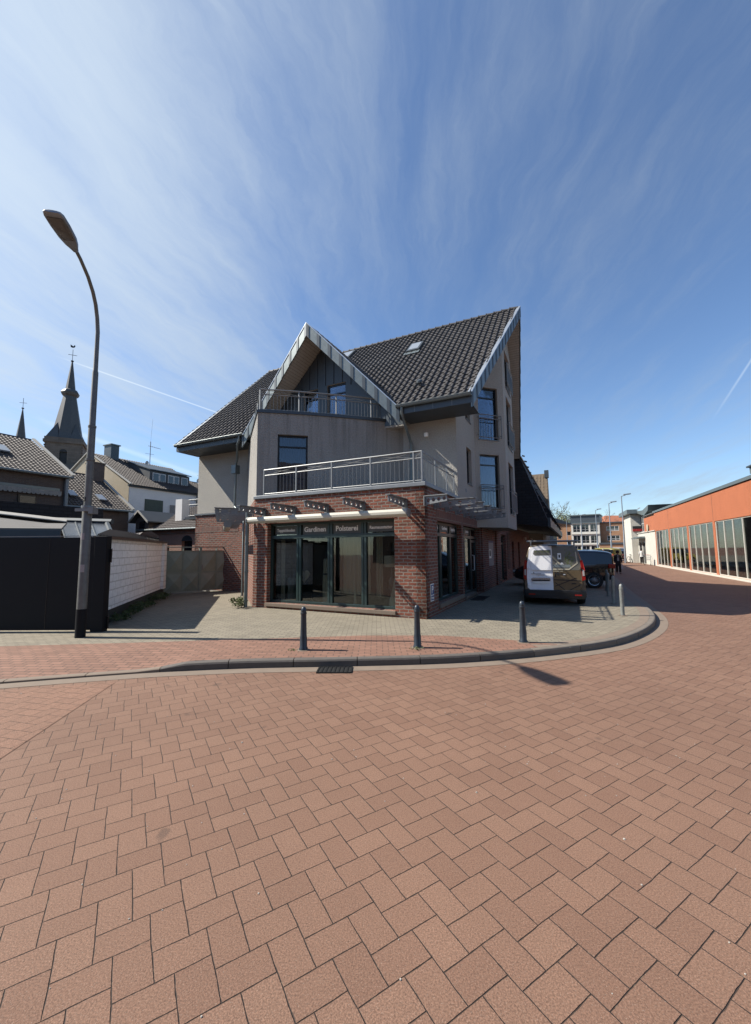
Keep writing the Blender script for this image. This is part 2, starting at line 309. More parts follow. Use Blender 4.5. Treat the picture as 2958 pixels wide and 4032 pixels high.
# ------------------------------------------------------------------ mesh helpers
class MB:
    def __init__(s): s.v = []; s.f = []; s.smooth = False
    def poly(s, pts):
        n = len(s.v); s.v += [tuple(p) for p in pts]; s.f.append(tuple(range(n, n + len(pts)))); return s
    def box(s, x0, x1, y0, y1, z0, z1):
        p = [(x, y, z) for z in (z0, z1) for x, y in ((x0, y0), (x1, y0), (x1, y1), (x0, y1))]
        n = len(s.v); s.v += p
        for f in ((3, 2, 1, 0), (4, 5, 6, 7), (0, 1, 5, 4), (1, 2, 6, 5), (2, 3, 7, 6), (3, 0, 4, 7)): s.f.append(tuple(n + i for i in f))
        return s
    def obox(s, o, a, b, c):
        """box at corner o with edge vectors a, b, c"""
        o, a, b, c = map(Vector, (o, a, b, c)); n = len(s.v)
        s.v += [tuple(q) for q in (o, o + a, o + a + b, o + b, o + c, o + a + c, o + a + b + c, o + b + c)]
        fs = ((3, 2, 1, 0), (4, 5, 6, 7), (0, 1, 5, 4), (1, 2, 6, 5), (2, 3, 7, 6), (3, 0, 4, 7))
        if a.cross(b).dot(c) < 0: fs = [tuple(reversed(f)) for f in fs]
        for f in fs: s.f.append(tuple(n + i for i in f))
        return s
    def prism(s, pts, ext):
        """closed flat outline pts extruded by vector ext"""
        n = len(s.v); k = len(pts); e = Vector(ext); P = [Vector(p) for p in pts]
        s.v += [tuple(p) for p in P] + [tuple(p + e) for p in P]
        nr = Vector((0, 0, 0))
        for i in range(k): nr += P[i].cross(P[(i + 1) % k])
        fl = nr.dot(e) > 0
        a = tuple(range(n, n + k)); b = tuple(range(n + k, n + 2 * k))
        s.f.append(tuple(reversed(a)) if fl else a); s.f.append(b if fl else tuple(reversed(b)))
        for i in range(k):
            j = (i + 1) % k; q = (n + i, n + j, n + k + j, n + k + i); s.f.append(q if fl else tuple(reversed(q)))
        return s
    def tube(s, pts, r, k=8, cap=True):
        P = [Vector(p) for p in pts]; rs = r if isinstance(r, (list, tuple)) else [r] * len(P); n0 = len(s.v); ref = None
        for i, p in enumerate(P):
            d_ = ((P[i + 1] if i < len(P) - 1 else p) - (P[i - 1] if i else p)).normalized()
            if ref is None: ref = Vector((0, 0, 1)) if abs(d_.z) < .9 else Vector((1, 0, 0))
            a = d_.cross(ref).normalized(); b = a.cross(d_).normalized(); ref = b
            for j in range(k):
                t = 2 * math.pi * j / k; s.v.append(tuple(p + a * math.cos(t) * rs[i] + b * math.sin(t) * rs[i]))
        for i in range(len(P) - 1):
            for j in range(k):
                a, b = n0 + i * k + j, n0 + i * k + (j + 1) % k; s.f.append((b, a, a + k, b + k))
        if cap:
            s.f.append(tuple(n0 + j for j in range(k))); s.f.append(tuple(n0 + (len(P) - 1) * k + j for j in reversed(range(k))))
        return s
    def lathe(s, o, prof, k=24, axis='z'):
        o = Vector(o); n0 = len(s.v)
        for (r_, h) in prof:
            for j in range(k):
                t = 2 * math.pi * j / k; c_, s_ = math.cos(t) * r_, math.sin(t) * r_
                s.v.append(tuple(o + (Vector((c_, s_, h)) if axis == 'z' else Vector((h, c_, s_)) if axis == 'x' else Vector((s_, h, c_)))))
        for i in range(len(prof) - 1):
            for j in range(k):
                a, b = n0 + i * k + j, n0 + i * k + (j + 1) % k; s.f.append((a, b, b + k, a + k))
        return s
    def loft(s, rings, cap=True):
        k = len(rings[0]); n0 = len(s.v)
        for r_ in rings: s.v += [tuple(p) for p in r_]
        for i in range(len(rings) - 1):
            for j in range(k):
                a, b = n0 + i * k + j, n0 + i * k + (j + 1) % k; s.f.append((a, b, b + k, a + k))
        if cap: s.f.append(tuple(n0 + j for j in reversed(range(k)))); s.f.append(tuple(n0 + (len(rings) - 1) * k + j for j in range(k)))
        return s
    def add(s, o, mat=None):
        n = len(s.v); s.v += [tuple(mat @ Vector(p)) if mat else p for p in o.v]; s.f += [tuple(n + i for i in f) for f in o.f]; return s

BASE = {}
def mesh_obj(name, mb, mat, base=Vector((0, 0, 0)), uv=True, smooth=None, bevel=0):
    me = bpy.data.meshes.new(name); me.from_pydata([tuple(Vector(p) - base) for p in mb.v], [], mb.f); me.update()
    me.materials.append(M[mat] if isinstance(mat, str) else mat)
    if uv:
        ul = me.uv_layers.new(name='UVMap').data
        for p in me.polygons:
            n = p.normal
            if abs(n.z) > .97: a, b = Vector((1, 0, 0)), Vector((0, 1, 0))
            else: a = Vector((-n.y, n.x, 0)).normalized(); b = n.cross(a)
            for li in p.loop_indices:
                q = Vector(mb.v[me.loops[li].vertex_index]); ul[li].uv = (q.dot(a), q.dot(b))
    if smooth or (smooth is None and mb.smooth):
        for p in me.polygons: p.use_smooth = True
        me.set_sharp_from_angle(angle=R(40)) if hasattr(me, 'set_sharp_from_angle') else None
    o = bpy.data.objects.new(name, me); COL.objects.link(o)
    if bevel:
        m_ = o.modifiers.new('bevel', 'BEVEL'); m_.width = bevel; m_.segments = 2; m_.limit_method = 'ANGLE'
    return o
def tag(o, label=None, cat=None, group=None, kind=None):
    for k, v in (('label', label), ('category', cat), ('group', group), ('kind', kind)):
        if v: o[k] = v
    return o
def thing(name, label, cat, loc=(0, 0, 0), rz=0., group=None, local=None):
    """an Empty at the base of a thing; local=(x,y,z) puts it in the corner building's axes"""
    o = bpy.data.objects.new(name, None); COL.objects.link(o); o.empty_display_size = .3
    if local is not None: o.location = l2w(*local); o.rotation_euler = (0, 0, RZ); BASE[o.name] = Vector(local)
    else: o.location = loc; o.rotation_euler = (0, 0, rz); BASE[o.name] = Vector((0, 0, 0))
    return tag(o, label, cat, group)
def part(name, mb, mat, parent, label=None, **kw):
    base = BASE.get(parent.name, Vector((0, 0, 0)))
    o = mesh_obj(name, mb, mat, base, **kw); o.parent = parent; BASE[o.name] = base
    if label: o['label'] = label
    return o
def solo(name, mb, mat, label, cat, group=None, base=None, local=False, **kw):
    b = Vector(base) if base is not None else Vector((0, 0, 0))
    o = mesh_obj(name, mb, mat, b, **kw)
    if local: o.location = l2w(*b); o.rotation_euler = (0, 0, RZ)
    else: o.location = b
    BASE[o.name] = b
    return tag(o, label, cat, group)
def struct(name, mb, mat, **kw):
    o = mesh_obj(name, mb, mat, **kw); o['kind'] = 'structure'; return o
def kids(o): return [c for c in bpy.data.objects if c.parent == o]
def copy_tree(o, parent=None):
    c = o.copy(); COL.objects.link(c); c.parent = parent
    for ch in kids(o): copy_tree(ch, c)
    return c
def text_mb(txt, size, o, ud, vd, nd, depth=.006, align='CENTER', xs=1.):
    cu = bpy.data.curves.new('t', 'FONT'); cu.body = txt; cu.size = size; cu.align_x = align; cu.align_y = 'CENTER'; cu.extrude = depth / 2; cu.resolution_u = 3; cu.offset = size * .022
    ob = bpy.data.objects.new('t', cu); me = bpy.data.meshes.new_from_object(ob); mb = MB(); o, ud, vd, nd = map(Vector, (o, ud, vd, nd))
    mb.v = [tuple(o + ud * v.co.x * xs + vd * v.co.y + nd * v.co.z) for v in me.vertices]; mb.f = [tuple(p.vertices) for p in me.polygons]
    bpy.data.objects.remove(ob); bpy.data.curves.remove(cu); bpy.data.meshes.remove(me); return mb
def wall(mp, us, zs, holes, t, top=None):
    """wall with openings: mp(u, d) -> plan point at length u and depth d; us, zs the extra grid lines; holes (u0,u1,z0,z1)"""
    U = sorted(set(us) | {h[i] for h in holes for i in (0, 1)}); Z = sorted(set(zs) | {h[i] for h in holes for i in (2, 3)}); mb = MB()
    P = lambda u, z, d: (*mp(u, d), z)
    ins = lambda u, z: any(h[0] < u < h[1] and h[2] < z < h[3] for h in holes)
    ok = {}
    for i in range(len(U) - 1):
        for j in range(len(Z) - 1): ok[i, j] = not ins((U[i] + U[i + 1]) / 2, (Z[j] + Z[j + 1]) / 2)
    for (i, j), g in ok.items():
        if not g: continue
        a, b, c, d_ = U[i], U[i + 1], Z[j], Z[j + 1]
        mb.poly([P(a, c, 0), P(b, c, 0), P(b, d_, 0), P(a, d_, 0)]); mb.poly([P(b, c, t), P(a, c, t), P(a, d_, t), P(b, d_, t)])
        if not ok.get((i - 1, j)): mb.poly([P(a, c, t), P(a, c, 0), P(a, d_, 0), P(a, d_, t)])
        if not ok.get((i + 1, j)): mb.poly([P(b, c, 0), P(b, c, t), P(b, d_, t), P(b, d_, 0)])
        if not ok.get((i, j - 1)): mb.poly([P(a, c, t), P(b, c, t), P(b, c, 0), P(a, c, 0)])
        if not ok.get((i, j + 1)): mb.poly([P(a, d_, 0), P(b, d_, 0), P(b, d_, t), P(a, d_, t)])
    return mb
def line_map(p0, p1, side=1):
    """plan line from p0 to p1, depth measured to the left of travel when side=1"""
    a = Vector(p0); d_ = (Vector(p1) - a).normalized(); n = Vector((-d_.y, d_.x)) * side
    return lambda u, d: tuple(a + d_ * u + n * d)
def clip(mb, co_, no):
    """keep what lies behind the plane"""
    bm = bmesh.new(); vs = [bm.verts.new(p) for p in mb.v]
    for f in mb.f:
        try: bm.faces.new([vs[i] for i in f])
        except ValueError: pass
    bmesh.ops.bisect_plane(bm, geom=bm.verts[:] + bm.edges[:] + bm.faces[:], plane_co=co_, plane_no=no, clear_outer=True)
    o = MB(); bm.verts.index_update(); o.v = [tuple(v.co) for v in bm.verts]; o.f = [tuple(v.index for v in f.verts) for f in bm.faces]; bm.free(); return o
def tiles(o, ud, vd, L, Hh, tw, tl, keep=None, amp=.055):
    """profiled roof tiles: o lower corner, ud along the eave, vd up the slope"""
    o, ud, vd = map(Vector, (o, ud, vd)); n = ud.cross(vd).normalized(); mb = MB()
    if n.z < 0: n = -n
    pr = ((0, .55), (.05, .1), (.12, 0), (.60, 0), (.64, .25), (.70, .95), (.82, 1.1), (.93, .95), (1., .55))
    nu, nv = int(L / tw + .5), int(Hh / tl + .5); tw = L / nu; tl = Hh / nv
    for j in range(nv):
        for i in range(nu):
            c = o + ud * (i + .5) * tw + vd * (j + .5) * tl
            if keep and not keep(c): continue
            dz = random.uniform(-.003, .003); lift = .034
            a = [o + ud * (i + x) * tw + vd * (j * tl - .03) + n * (z * amp + lift + dz) for x, z in pr]
            b = [o + ud * (i + x) * tw + vd * ((j + 1) * tl + .02) + n * (z * amp + dz) for x, z in pr]
            c_ = [q - n * .028 for q in a]; m0 = len(mb.v); k = len(pr); mb.v += [tuple(q) for q in a + b + c_]
            for q in range(k - 1):
                mb.f.append((m0 + q, m0 + q + 1, m0 + k + q + 1, m0 + k + q)); mb.f.append((m0 + 2 * k + q, m0 + 2 * k + q + 1, m0 + q + 1, m0 + q))
    return mb
def leaves(c, rx, ry, rz, n, sz, seed=0, clumps=18):
    rd = random.Random(seed); mb = MB(); cs = []
    for _ in range(clumps):
        while True:
            p = Vector((rd.uniform(-1, 1), rd.uniform(-1, 1), rd.uniform(-1, 1)))
            if .15 < p.length < 1: break
        cs.append((Vector((p.x * rx, p.y * ry, p.z * rz)) * .82, rd.uniform(.22, .45)))
    for i in range(n):
        q, r_ = cs[i % clumps]; g = Vector((rd.gauss(0, 1) * rx, rd.gauss(0, 1) * ry, rd.gauss(0, 1) * rz)) * r_ * .55
        p = Vector(c) + q + g; a = Vector((rd.gauss(0, 1), rd.gauss(0, 1), rd.gauss(0, 1))).normalized(); b = a.cross(Vector((rd.gauss(0, 1), rd.gauss(0, 1), rd.gauss(0, 1)))).normalized(); s_ = sz * rd.uniform(.6, 1.3)
        mb.poly([p - a * s_, p - b * s_ * .55, p + a * s_, p + b * s_ * .55])
    return mb

# ================================================================== THE CORNER BUILDING (axes: x along the side street, y along the shop front, origin at the brick corner)
B_ = thing('corner_house', 'corner house with red brick ground floor, grey rendered upper floors and steep dark tiled gables', 'house', local=(0, 0, 0))
fm = line_map((0, 5.5), (0, 0)); sm = line_map((0, 0), (14, 0)); lm = line_map((3.25, 9.0), (0, 5.5)); wm = line_map((3.25, 12.0), (3.25, 9.0))
fy = lambda y: 5.5 - y
g = MB()
g.add(wall(fm, [0, 5.5], [.02, 3.36], [(fy(4.97), fy(.82), .27, 2.6)], .24))
g.add(wall(sm, [0, 6.6], [.02, 3.36], [(.98, 3.6, .36, 2.56), (3.8, 6.42, .14, 2.56)], .24))
g.add(wall(line_map((6.6, 0), (26, 0)), [0, 19.4], [.02, 3.05], [(4.4, 6.4, .14, 2.5), (8.6, 9.5, .14, 2.2), (11.5, 12.4, .14, 2.2)], .24))
g.add(wall(lm, [0, 4.776], [.02, 3.36], [], .24)); g.add(wall(wm, [0, 3.0], [.02, 3.38], [], .24))
g.add(wall(line_map((14, 12.0), (3.25, 12.0)), [0, 10.75], [.02, 3.38], [], .24))
gf = part('brick_wall', g, 'brick', B_)
s_ = MB()
for (x0, x1) in ((.9, 3.68), (3.7, 6.5)): s_.box(x0, x1, -.006, .1, 2.565, 2.83)
s_.box(-.006, .1, .75, 5.05, 2.605, 2.84); s_.box(3.243, 3.3, 9.4, 11.99, 2.62, 2.86)
part('soldier_course', s_, 'soldier', B_)
# sills
s_ = MB(); s_.box(-.05, .24, .80, 4.99, .17, .268); s_.box(.97, 3.61, -.05, .24, .24, .358); s_.box(3.82, 5.5, -.04, .24, .14, .24)
part('window_sill', s_, 'gutter', B_, bevel=.008)

# ---- shop windows: frame, panes, sign panels with lettering
def shop_window(mp, u0, u1, z0, z1, mull, ztr, signs, d=.16, door=None, fmat='green'):
    w_ = MB()
    def bar(a, b, c, e, d0=None, th=.09):
        d0 = d if d0 is None else d0; p = [mp(a, d0), mp(b, d0), mp(b, d0 + th), mp(a, d0 + th)]
        w_.prism([(*q, c) for q in p], (0, 0, e - c))
    bar(u0, u0 + .07, z0, z1); bar(u1 - .07, u1, z0, z1); bar(u0 + .07, u1 - .07, z0, z0 + .07); bar(u0 + .07, u1 - .07, z1 - .07, z1)
    bar(u0 + .07, u1 - .07, ztr, ztr + .1, d - .006)
    for m_ in mull:
        bar(m_ - .08, m_ - .012, z0 + .07, z1 - .07, d + .004); bar(m_ + .012, m_ + .08, z0 + .07, z1 - .07, d + .004); bar(m_ - .012, m_ + .012, z0 + .07, z1 - .07, d + .02, .06)
    o = part('shop_window', w_, fmat, B_, bevel=.004)
    gl = MB(); a, b = mp(u0 + .03, d + .05), mp(u1 - .03, d + .05); a2, b2 = mp(u0 + .03, d + .058), mp(u1 - .03, d + .058)
    gl.prism([(*a, z0 + .03), (*b, z0 + .03), (*b2, z0 + .03), (*a2, z0 + .03)], (0, 0, z1 - z0 - .06))
    part('pane', gl, 'glass', o)
    for (c, wdt, txt, sz, xs) in signs:
        q = MB(); p = [mp(c - wdt / 2, d + .035), mp(c + wdt / 2, d + .035), mp(c + wdt / 2, d + .045), mp(c - wdt / 2, d + .045)]; h_ = .125 if sz < .16 else .155
        q.prism([(*k, ztr + .255 - h_) for k in p], (0, 0, 2 * h_)); part('sign_panel', q, 'signpanel', o)
        cc = mp(c, d + .031); ud = Vector((*mp(1, 0), 0)) - Vector((*mp(0, 0), 0)); nd = Vector((*mp(0, -1), 0)) - Vector((*mp(0, 0), 0))
        part('sign_lettering', text_mb(txt, sz, (*cc, ztr + .245), ud, (0, 0, 1), nd, .004, xs=xs), 'letters', o)
    return o
shop_window(fm, fy(4.97), fy(.82), .27, 2.6, [fy(3.93), fy(2.86), fy(1.79)], 2.14,
            [(fy(4.42), .80, 'Teppichboden', .125, .92), (fy(3.38), .86, 'Gardinen', .20, 1.), (fy(2.33), .88, 'Polsterei', .20, 1.), (fy(1.29), .80, 'Raumausstatter', .118, .9)])
shop_window(sm, .98, 3.6, .36, 2.56, [1.78, 2.80], 2.16, [(1.4, .62, 'Polsterei', .15, .9), (2.3, .72, 'Gardinen', .14, 1.), (3.2, .62, 'Teppiche', .15, .9)])
dw = shop_window(sm, 3.8, 5.5, .24, 2.56, [4.6], 2.16, [(4.22, .56, 'Polsterei', .12, .9), (5.1, .62, 'Gardinen', .13, .9)])
d_ = MB(); d_.box(5.56, 5.66, .17, .25, .16, 2.12); d_.box(6.30, 6.40, .17, .25, .16, 2.12); d_.box(5.66, 6.30, .17, .25, .16, .28); d_.box(5.66, 6.30, .17, .25, 2.02, 2.12); d_.box(5.5, 6.42, .165, .255, 2.16, 2.26); d_.box(5.5, 5.55, .16, .26, .14, 2.56); d_.box(5.55, 6.42, .165, .255, 2.5, 2.56)
dr = part('shop_door', d_, 'green', B_, bevel=.004); q = MB(); q.box(5.66, 6.30, .205, .213, .28, 2.02); q.box(5.55, 6.42, .205, .213, 2.26, 2.5); part('pane', q, 'glass', dr)
q = MB(); q.tube([(5.74, .17, 1.0), (5.74, .10, 1.0), (5.74, .10, 1.55), (5.74, .17, 1.55)], .016); part('handle', q, 'letters', dr)
shop_window(line_map((6.6, 0), (26, 0)), 4.4, 6.4, .14, 2.5, [5.1, 5.8], 2.0, [])
for x0 in (15.2, 18.1):
    q = MB(); q.box(x0, x0 + .9, .17, .24, .14, 2.2); o = part('side_door', q, 'green', B_); q = MB(); q.box(x0 + .15, x0 + .75, .16, .169, 1.0, 2.05); part('pane', q, 'glassbk', o)
# louvre panel on the brick, brick pilasters beside the poster bay
q = MB()
for k in range(22): q.obox((13.4, -.03, .7 + k * .09), (.85, 0, 0), (0, .03, .02), (0, -.01, .05))
part('louvre', q, 'brickdark', B_)
q = MB()
for x0, x1 in ((6.55, 7.75), (9.75, 10.9)): q.box(x0, x1, -.07, -.002, .13, 2.83)
part('pilaster', q, 'brick', B_)

# ---- terrace slab, railing
q = MB(); q.prism([(-.05, 5.5, 3.362), (-.05, -.05, 3.362), (3.26, -.05, 3.362), (3.26, 3.0, 3.362), (.3, 5.5, 3.362)], (0, 0, .10)); part('terrace_slab', q, 'slab', B_, bevel=.01)
def railing(path, z0, h, name, posts, bars=.11, mat='steel', lowband=.06, wave=True, r=.02):
    """path: list of plan points; rails, posts, thin bars and the crossed band under the handrail"""
    P = [Vector(p) for p in path]; L = [0.]
    for a, b in zip(P, P[1:]): L.append(L[-1] + (b - a).length)
    def pt(u, z):
        u = max(0, min(L[-1], u))
        for i in range(len(P) - 1):
            if u <= L[i + 1] + 1e-9: return (*(P[i] + (P[i + 1] - P[i]) * ((u - L[i]) / (L[i + 1] - L[i]))), z)
        return (*P[-1], z)
    n_ = max(2, int(L[-1] / .25)) if len(P) > 3 else 1
    us = sorted(set([L[-1] * i / n_ for i in range(n_ + 1)] + L)); m = MB()
    zt, zm, zb = z0 + h, z0 + h - .17, z0 + lowband
    m.tube([pt(u, zt) for u in us], r * 1.15, 6); m.tube([pt(u, zm) for u in us], r * .75, 6); m.tube([pt(u, zb) for u in us], r * .75, 6)
    pu = posts if isinstance(posts, list) else [L[-1] * i / posts for i in range(posts + 1)]
    for u in pu:
        a = Vector(pt(u, z0)); m.obox(a - Vector((.018, .018, .02)), (.036, 0, 0), (0, .036, 0), (0, 0, h + .02))
    k = int(L[-1] / bars)
    for i in range(1, k):
        u = L[-1] * i / k
        if min(abs(u - q) for q in pu) > .04: m.tube([pt(u, zb), pt(u, zm)], .0065, 4, False)
    if wave:
        for a, b in zip(pu, pu[1:]):
            c = [a + (b - a) * i / 8 for i in range(9)]
            m.tube([pt(u, zm + .15 * (i / 8)) for i, u in enumerate(c)], .006, 4, False); m.tube([pt(u, zt - .15 * (i / 8)) for i, u in enumerate(c)], .006, 4, False)
    return part(name, m, mat, B_)
railing([(.08, 5.2), (.08, .08), (3.1, .08)], 3.46, .80, 'terrace_railing', [0, 1.22, 2.45, 3.67, 4.9, 5.12, 6.2, 7.3, 8.14], .125)

# ---- upper floors
RS = .966; RX0, RZ0, RXR, RZR = 2.15, 6.35, 8.05, 12.05
BS = (RZR - 6.9) / 5.9
def upper(mb, off=.24):
    n1 = Vector((-RS, 0, 1)).normalized(); n2 = Vector((BS, 0, 1)).normalized()
    mb = clip(mb, Vector((RX0, 0, RZ0)) - n1 * off, n1); return clip(mb, Vector((RXR, 0, RZR)) - n2 * off, n2)
u_ = MB()
nwin = [(1.35, 2.1, 4.1, 5.42), (1.35, 2.1, 6.45, 7.0)]
u_.add(upper(wall(line_map((3.25, 0), (5.95, 0)), [0, 2.7], [3.362, 12], nwin, .2)))
fa = line_map((5.95, 0), (6.95, -1.0)); fb = line_map((6.95, -1.0), (9.55, -1.0)); fc = line_map((9.55, -1.0), (10.55, 0))
wa = [(.22, 1.10, 3.35, 5.44), (.22, 1.12, 6.03, 8.15)]; wb = [(.7, 2.1, 3.2, 5.35), (.7, 2.1, 6.03, 8.15), (.7, 2.1, 8.55, 10.2)]
u_.add(upper(wall(fa, [0, 1.4142], [2.66, 12], wa, .2))); u_.add(upper(wall(fb, [0, 2.6], [2.66, 12], wb, .2))); u_.add(upper(wall(fc, [0, 1.4142], [2.66, 12], [], .2)))
u_.add(upper(wall(line_map((10.55, 0), (13.9, 0)), [0, 3.35], [3.06, 12], [], .2)))
u_.add(upper(wall(line_map((3.25, 1.9), (3.25, .2)), [0, 1.7], [3.362, 8], [], .2)))
u_.add(upper(wall(line_map((3.25, 11.9), (3.25, 8.0)), [0, 3.9], [3.47, 8], [], .2)))
u_.add(upper(wall(line_map((13.9, 11.9), (3.45, 11.9)), [0, 10.45], [3.4, 12], [], .2)))
u_.prism([(5.95, 0, 2.6), (6.95, -1., 2.6), (9.55, -1., 2.6), (10.55, 0, 2.6)], (0, 0, .059))
part('rendered_wall', u_, 'stucco', B_)
q = MB(); q.box(3.2, 3.24, 9.05, 12.03, 3.40, 3.46); part('ledge', q, 'slab', B_)
# prow shaped bay
def bez(t):
    p0, p1, p2 = Vector((.02, 5.45)), Vector((1.45, 3.45)), Vector((3.25, 1.85)); return p0 * (1 - t) ** 2 + p1 * 2 * t * (1 - t) + p2 * t * t
BL = [bez(i / 40) for i in range(41)]; Ls = [0.]
for a, b in zip(BL, BL[1:]): Ls.append(Ls[-1] + (b - a).length)
def bm_(u, d):
    u = max(0, min(Ls[-1] - 1e-6, u)); i = max(k for k in range(40) if Ls[k] <= u + 1e-9); a, b = BL[i], BL[i + 1]; t = (u - Ls[i]) / (Ls[i + 1] - Ls[i])
    nn = Vector((-(b - a).y, (b - a).x)).normalized(); return tuple(a + (b - a) * t + nn * d)
bw = MB(); bw.add(wall(bm_, Ls[::4], [3.462, 6.12], [(.62, 1.56, 3.5, 5.45)], .2))
blm = line_map((3.25, 8.95), (.02, 5.45)); bw.add(wall(blm, [0, 4.762], [3.362, 6.12], [], .2))
part('bay_wall', bw, 'stuccog', B_)
q = MB(); q.loft([[(*bm_(u, -.04), 6.121), (*bm_(u, .26), 6.121), (*bm_(u, .26), 6.215), (*bm_(u, -.04), 6.215)] for u in Ls]); q.loft([[(*blm(u, -.04), 6.12), (*blm(u, .26), 6.12), (*blm(u, .26), 6.214), (*blm(u, -.04), 6.214)] for u in (0, 4.76)])
part('parapet_cap', q, 'zincd', B_)
q = MB(); q.prism([(.2, 5.42, 5.9), (3.1, 2.15, 5.9), (3.1, 8.6, 5.9)], (0, 0, .05)); part('balcony_floor', q, 'gutter', B_)
railing([bm_(u, .1) for u in [Ls[-1] * i / 16 * .985 + .03 for i in range(17)]], 6.2, .72, 'balcony_railing', [0.02, 1.24, 2.45, 3.65, 4.70], .11)
railing([blm(u, .1) for u in (.9, 4.62)], 6.2, .72, 'balcony_railing', 3, .11)
def window(mp, u0, u1, z0, z1, d=.11, ztr=None, mull=None, curt=None, back='dark', pane='glassb', frame='black', fw_=.055, parent=None):
    m = MB()
    def bar(a, b, c, e): p = [mp(a, d), mp(b, d), mp(b, d + .06), mp(a, d + .06)]; m.prism([(*k, c) for k in p], (0, 0, e - c))
    bar(u0, u0 + fw_, z0, z1); bar(u1 - fw_, u1, z0, z1); bar(u0 + fw_, u1 - fw_, z0, z0 + fw_); bar(u0 + fw_, u1 - fw_, z1 - fw_, z1)
    if ztr: bar(u0 + fw_, u1 - fw_, ztr, ztr + .05)
    for q in (mull or []): bar(q - .03, q + .03, z0 + fw_, z1 - fw_)
    o = part('window', m, frame, parent or B_)
    g_ = MB(); p = [mp(u0 + .02, d + .03), mp(u1 - .02, d + .03), mp(u1 - .02, d + .036), mp(u0 + .02, d + .036)]; g_.prism([(*k, z0 + .02) for k in p], (0, 0, z1 - z0 - .04)); part('pane', g_, pane, o)
    if curt:
        c = MB(); k = max(8, int((u1 - u0) * 40)); a, b, mt = curt; ua, ub = u0 + (u1 - u0) * a, u0 + (u1 - u0) * b
        for i in range(k):
            x0, x1 = ua + (ub - ua) * i / k, ua + (ub - ua) * (i + 1) / k; d0, d1 = d + .13 + .022 * math.sin(i * 1.9), d + .13 + .022 * math.sin((i + 1) * 1.9)
            c.poly([(*mp(x0, d0), z0 + .04), (*mp(x1, d1), z0 + .04), (*mp(x1, d1), z1 - .04), (*mp(x0, d0), z1 - .04)])
        part('curtain', c, mt, o)
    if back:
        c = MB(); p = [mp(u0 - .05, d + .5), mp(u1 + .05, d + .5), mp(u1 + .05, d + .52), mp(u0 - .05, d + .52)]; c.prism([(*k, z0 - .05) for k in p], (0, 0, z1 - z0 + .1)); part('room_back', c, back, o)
    return o
window(bm_, .62, 1.56, 3.5, 5.45, ztr=5.05, curt=(0, 1, 'curtaing'))
for (a, b, c, e), cu in zip(wa, ((.0, 1., 'curtaing'), None)): window(fa, a, b, c, e, ztr=e - .42, curt=cu)
for (a, b, c, e) in wb: window(fb, a, b, c, e, mull=[(a + b) / 2])
mp_ = line_map((3.25, 0), (5.95, 0))
for (a, b, c, e) in nwin: window(mp_, a, b, c, e)
def juliet(mp, u0, u1, z0, h):
    m = MB(); p = lambda u, z, d=-.10: (*mp(u, d), z)
    for z in (z0, z0 + h - .15, z0 + h): m.tube([p(u0, z), p(u1, z)], .017, 6)
    for u in (u0, u1):
        m.tube([p(u, z0), p(u, z0 + h)], .017, 6)
        for z in (z0 + .1, z0 + h - .1): m.tube([p(u, z), p(u, z, .0)], .014, 5)
    k = int((u1 - u0) / .115)
    for i in range(1, k): u = u0 + (u1 - u0) * i / k; m.tube([p(u, z0), p(u, z0 + h - .15)], .007, 4, False)
    m.tube([p(u0, z0 + h - .14), p(u1, z0 + h - .02)], .006, 4, False); m.tube([p(u0, z0 + h - .02), p(u1, z0 + h - .14)], .006, 4, False)
    part('window_railing', m, 'steel', B_)
for z in (3.33, 6.1): juliet(fa, .17, 1.20, z, .90)
for z in (3.3, 6.1, 8.65): juliet(fb, .62, 2.18, z, .90)
q = MB()
for mp, hs in ((fa, wa), (fb, wb), (mp_, nwin)):
    for (a, b, c, e) in hs: p = [mp(a - .02, -.035), mp(b + .02, -.035), mp(b + .02, .1), mp(a - .02, .1)]; q.prism([(*k, c - .03) for k in p], (0, 0, .028))
part('window_sill', q, 'slab', B_)

# ---- gable over the balcony
GP = Vector((1.72, 4.83, 9.72)); GR = Vector((2.15, 1.6, 6.3)); GL = Vector((2.15, 8.06, 6.3)); GV = Vector((5.62, 4.83, 9.72))
nR = (GR - GP).cross(GV - GP).normalized(); nR = nR if nR.z > 0 else -nR
nL = (GL - GP).cross(GV - GP).normalized(); nL = nL if nL.z > 0 else -nL
im = line_map((2.75, 8.3), (2.75, 1.4)); iu = lambda y: 8.3 - y
idoors = [(iu(5.70), iu(5.04), 5.96, 7.80), (iu(4.64), iu(3.85), 5.96, 7.85)]
def gclip(mb): return clip(clip(mb, GR - nR * .23, nR), GL - nL * .23, nL)
part('gable_wall', gclip(wall(im, [0, 6.9], [5.9, 7.72, 9.8], idoors, .2)), 'stucco', B_)
z_ = wall(line_map((2.742, 8.3), (2.742, 1.4)), [0, 6.9], [7.70, 9.8], idoors, .006); z_ = gclip(z_)
zo = part('zinc_cladding', z_, 'zincd', B_)
sm_ = MB()
for k in range(17):
    y = 7.6 - k * .36
    top = min(9.72 - (y - 4.83) * 1.06, 9.72 + (y - 4.83) * 1.06) - .33
    zb = 7.86 if 3.8 < y < 5.75 else 7.71
    if top > zb: sm_.box(2.715, 2.741, y - .012, y + .012, zb, top)
part('standing_seam', sm_, 'zincd', zo)
for (a, b, c, e) in idoors: window(im, a, b, c, e, d=.06, ztr=e - .38, back='dark', pane='glassb')
def slab(pts, th, mat, name, n): return part(name, MB().prism([Vector(p) for p in pts], -n * th), mat, B_)
slab([GP, GR, GV], .2, 'soffit', 'gable_soffit', nR); slab([GP, GV, GL], .2, 'soffit', 'gable_soffit', nL)
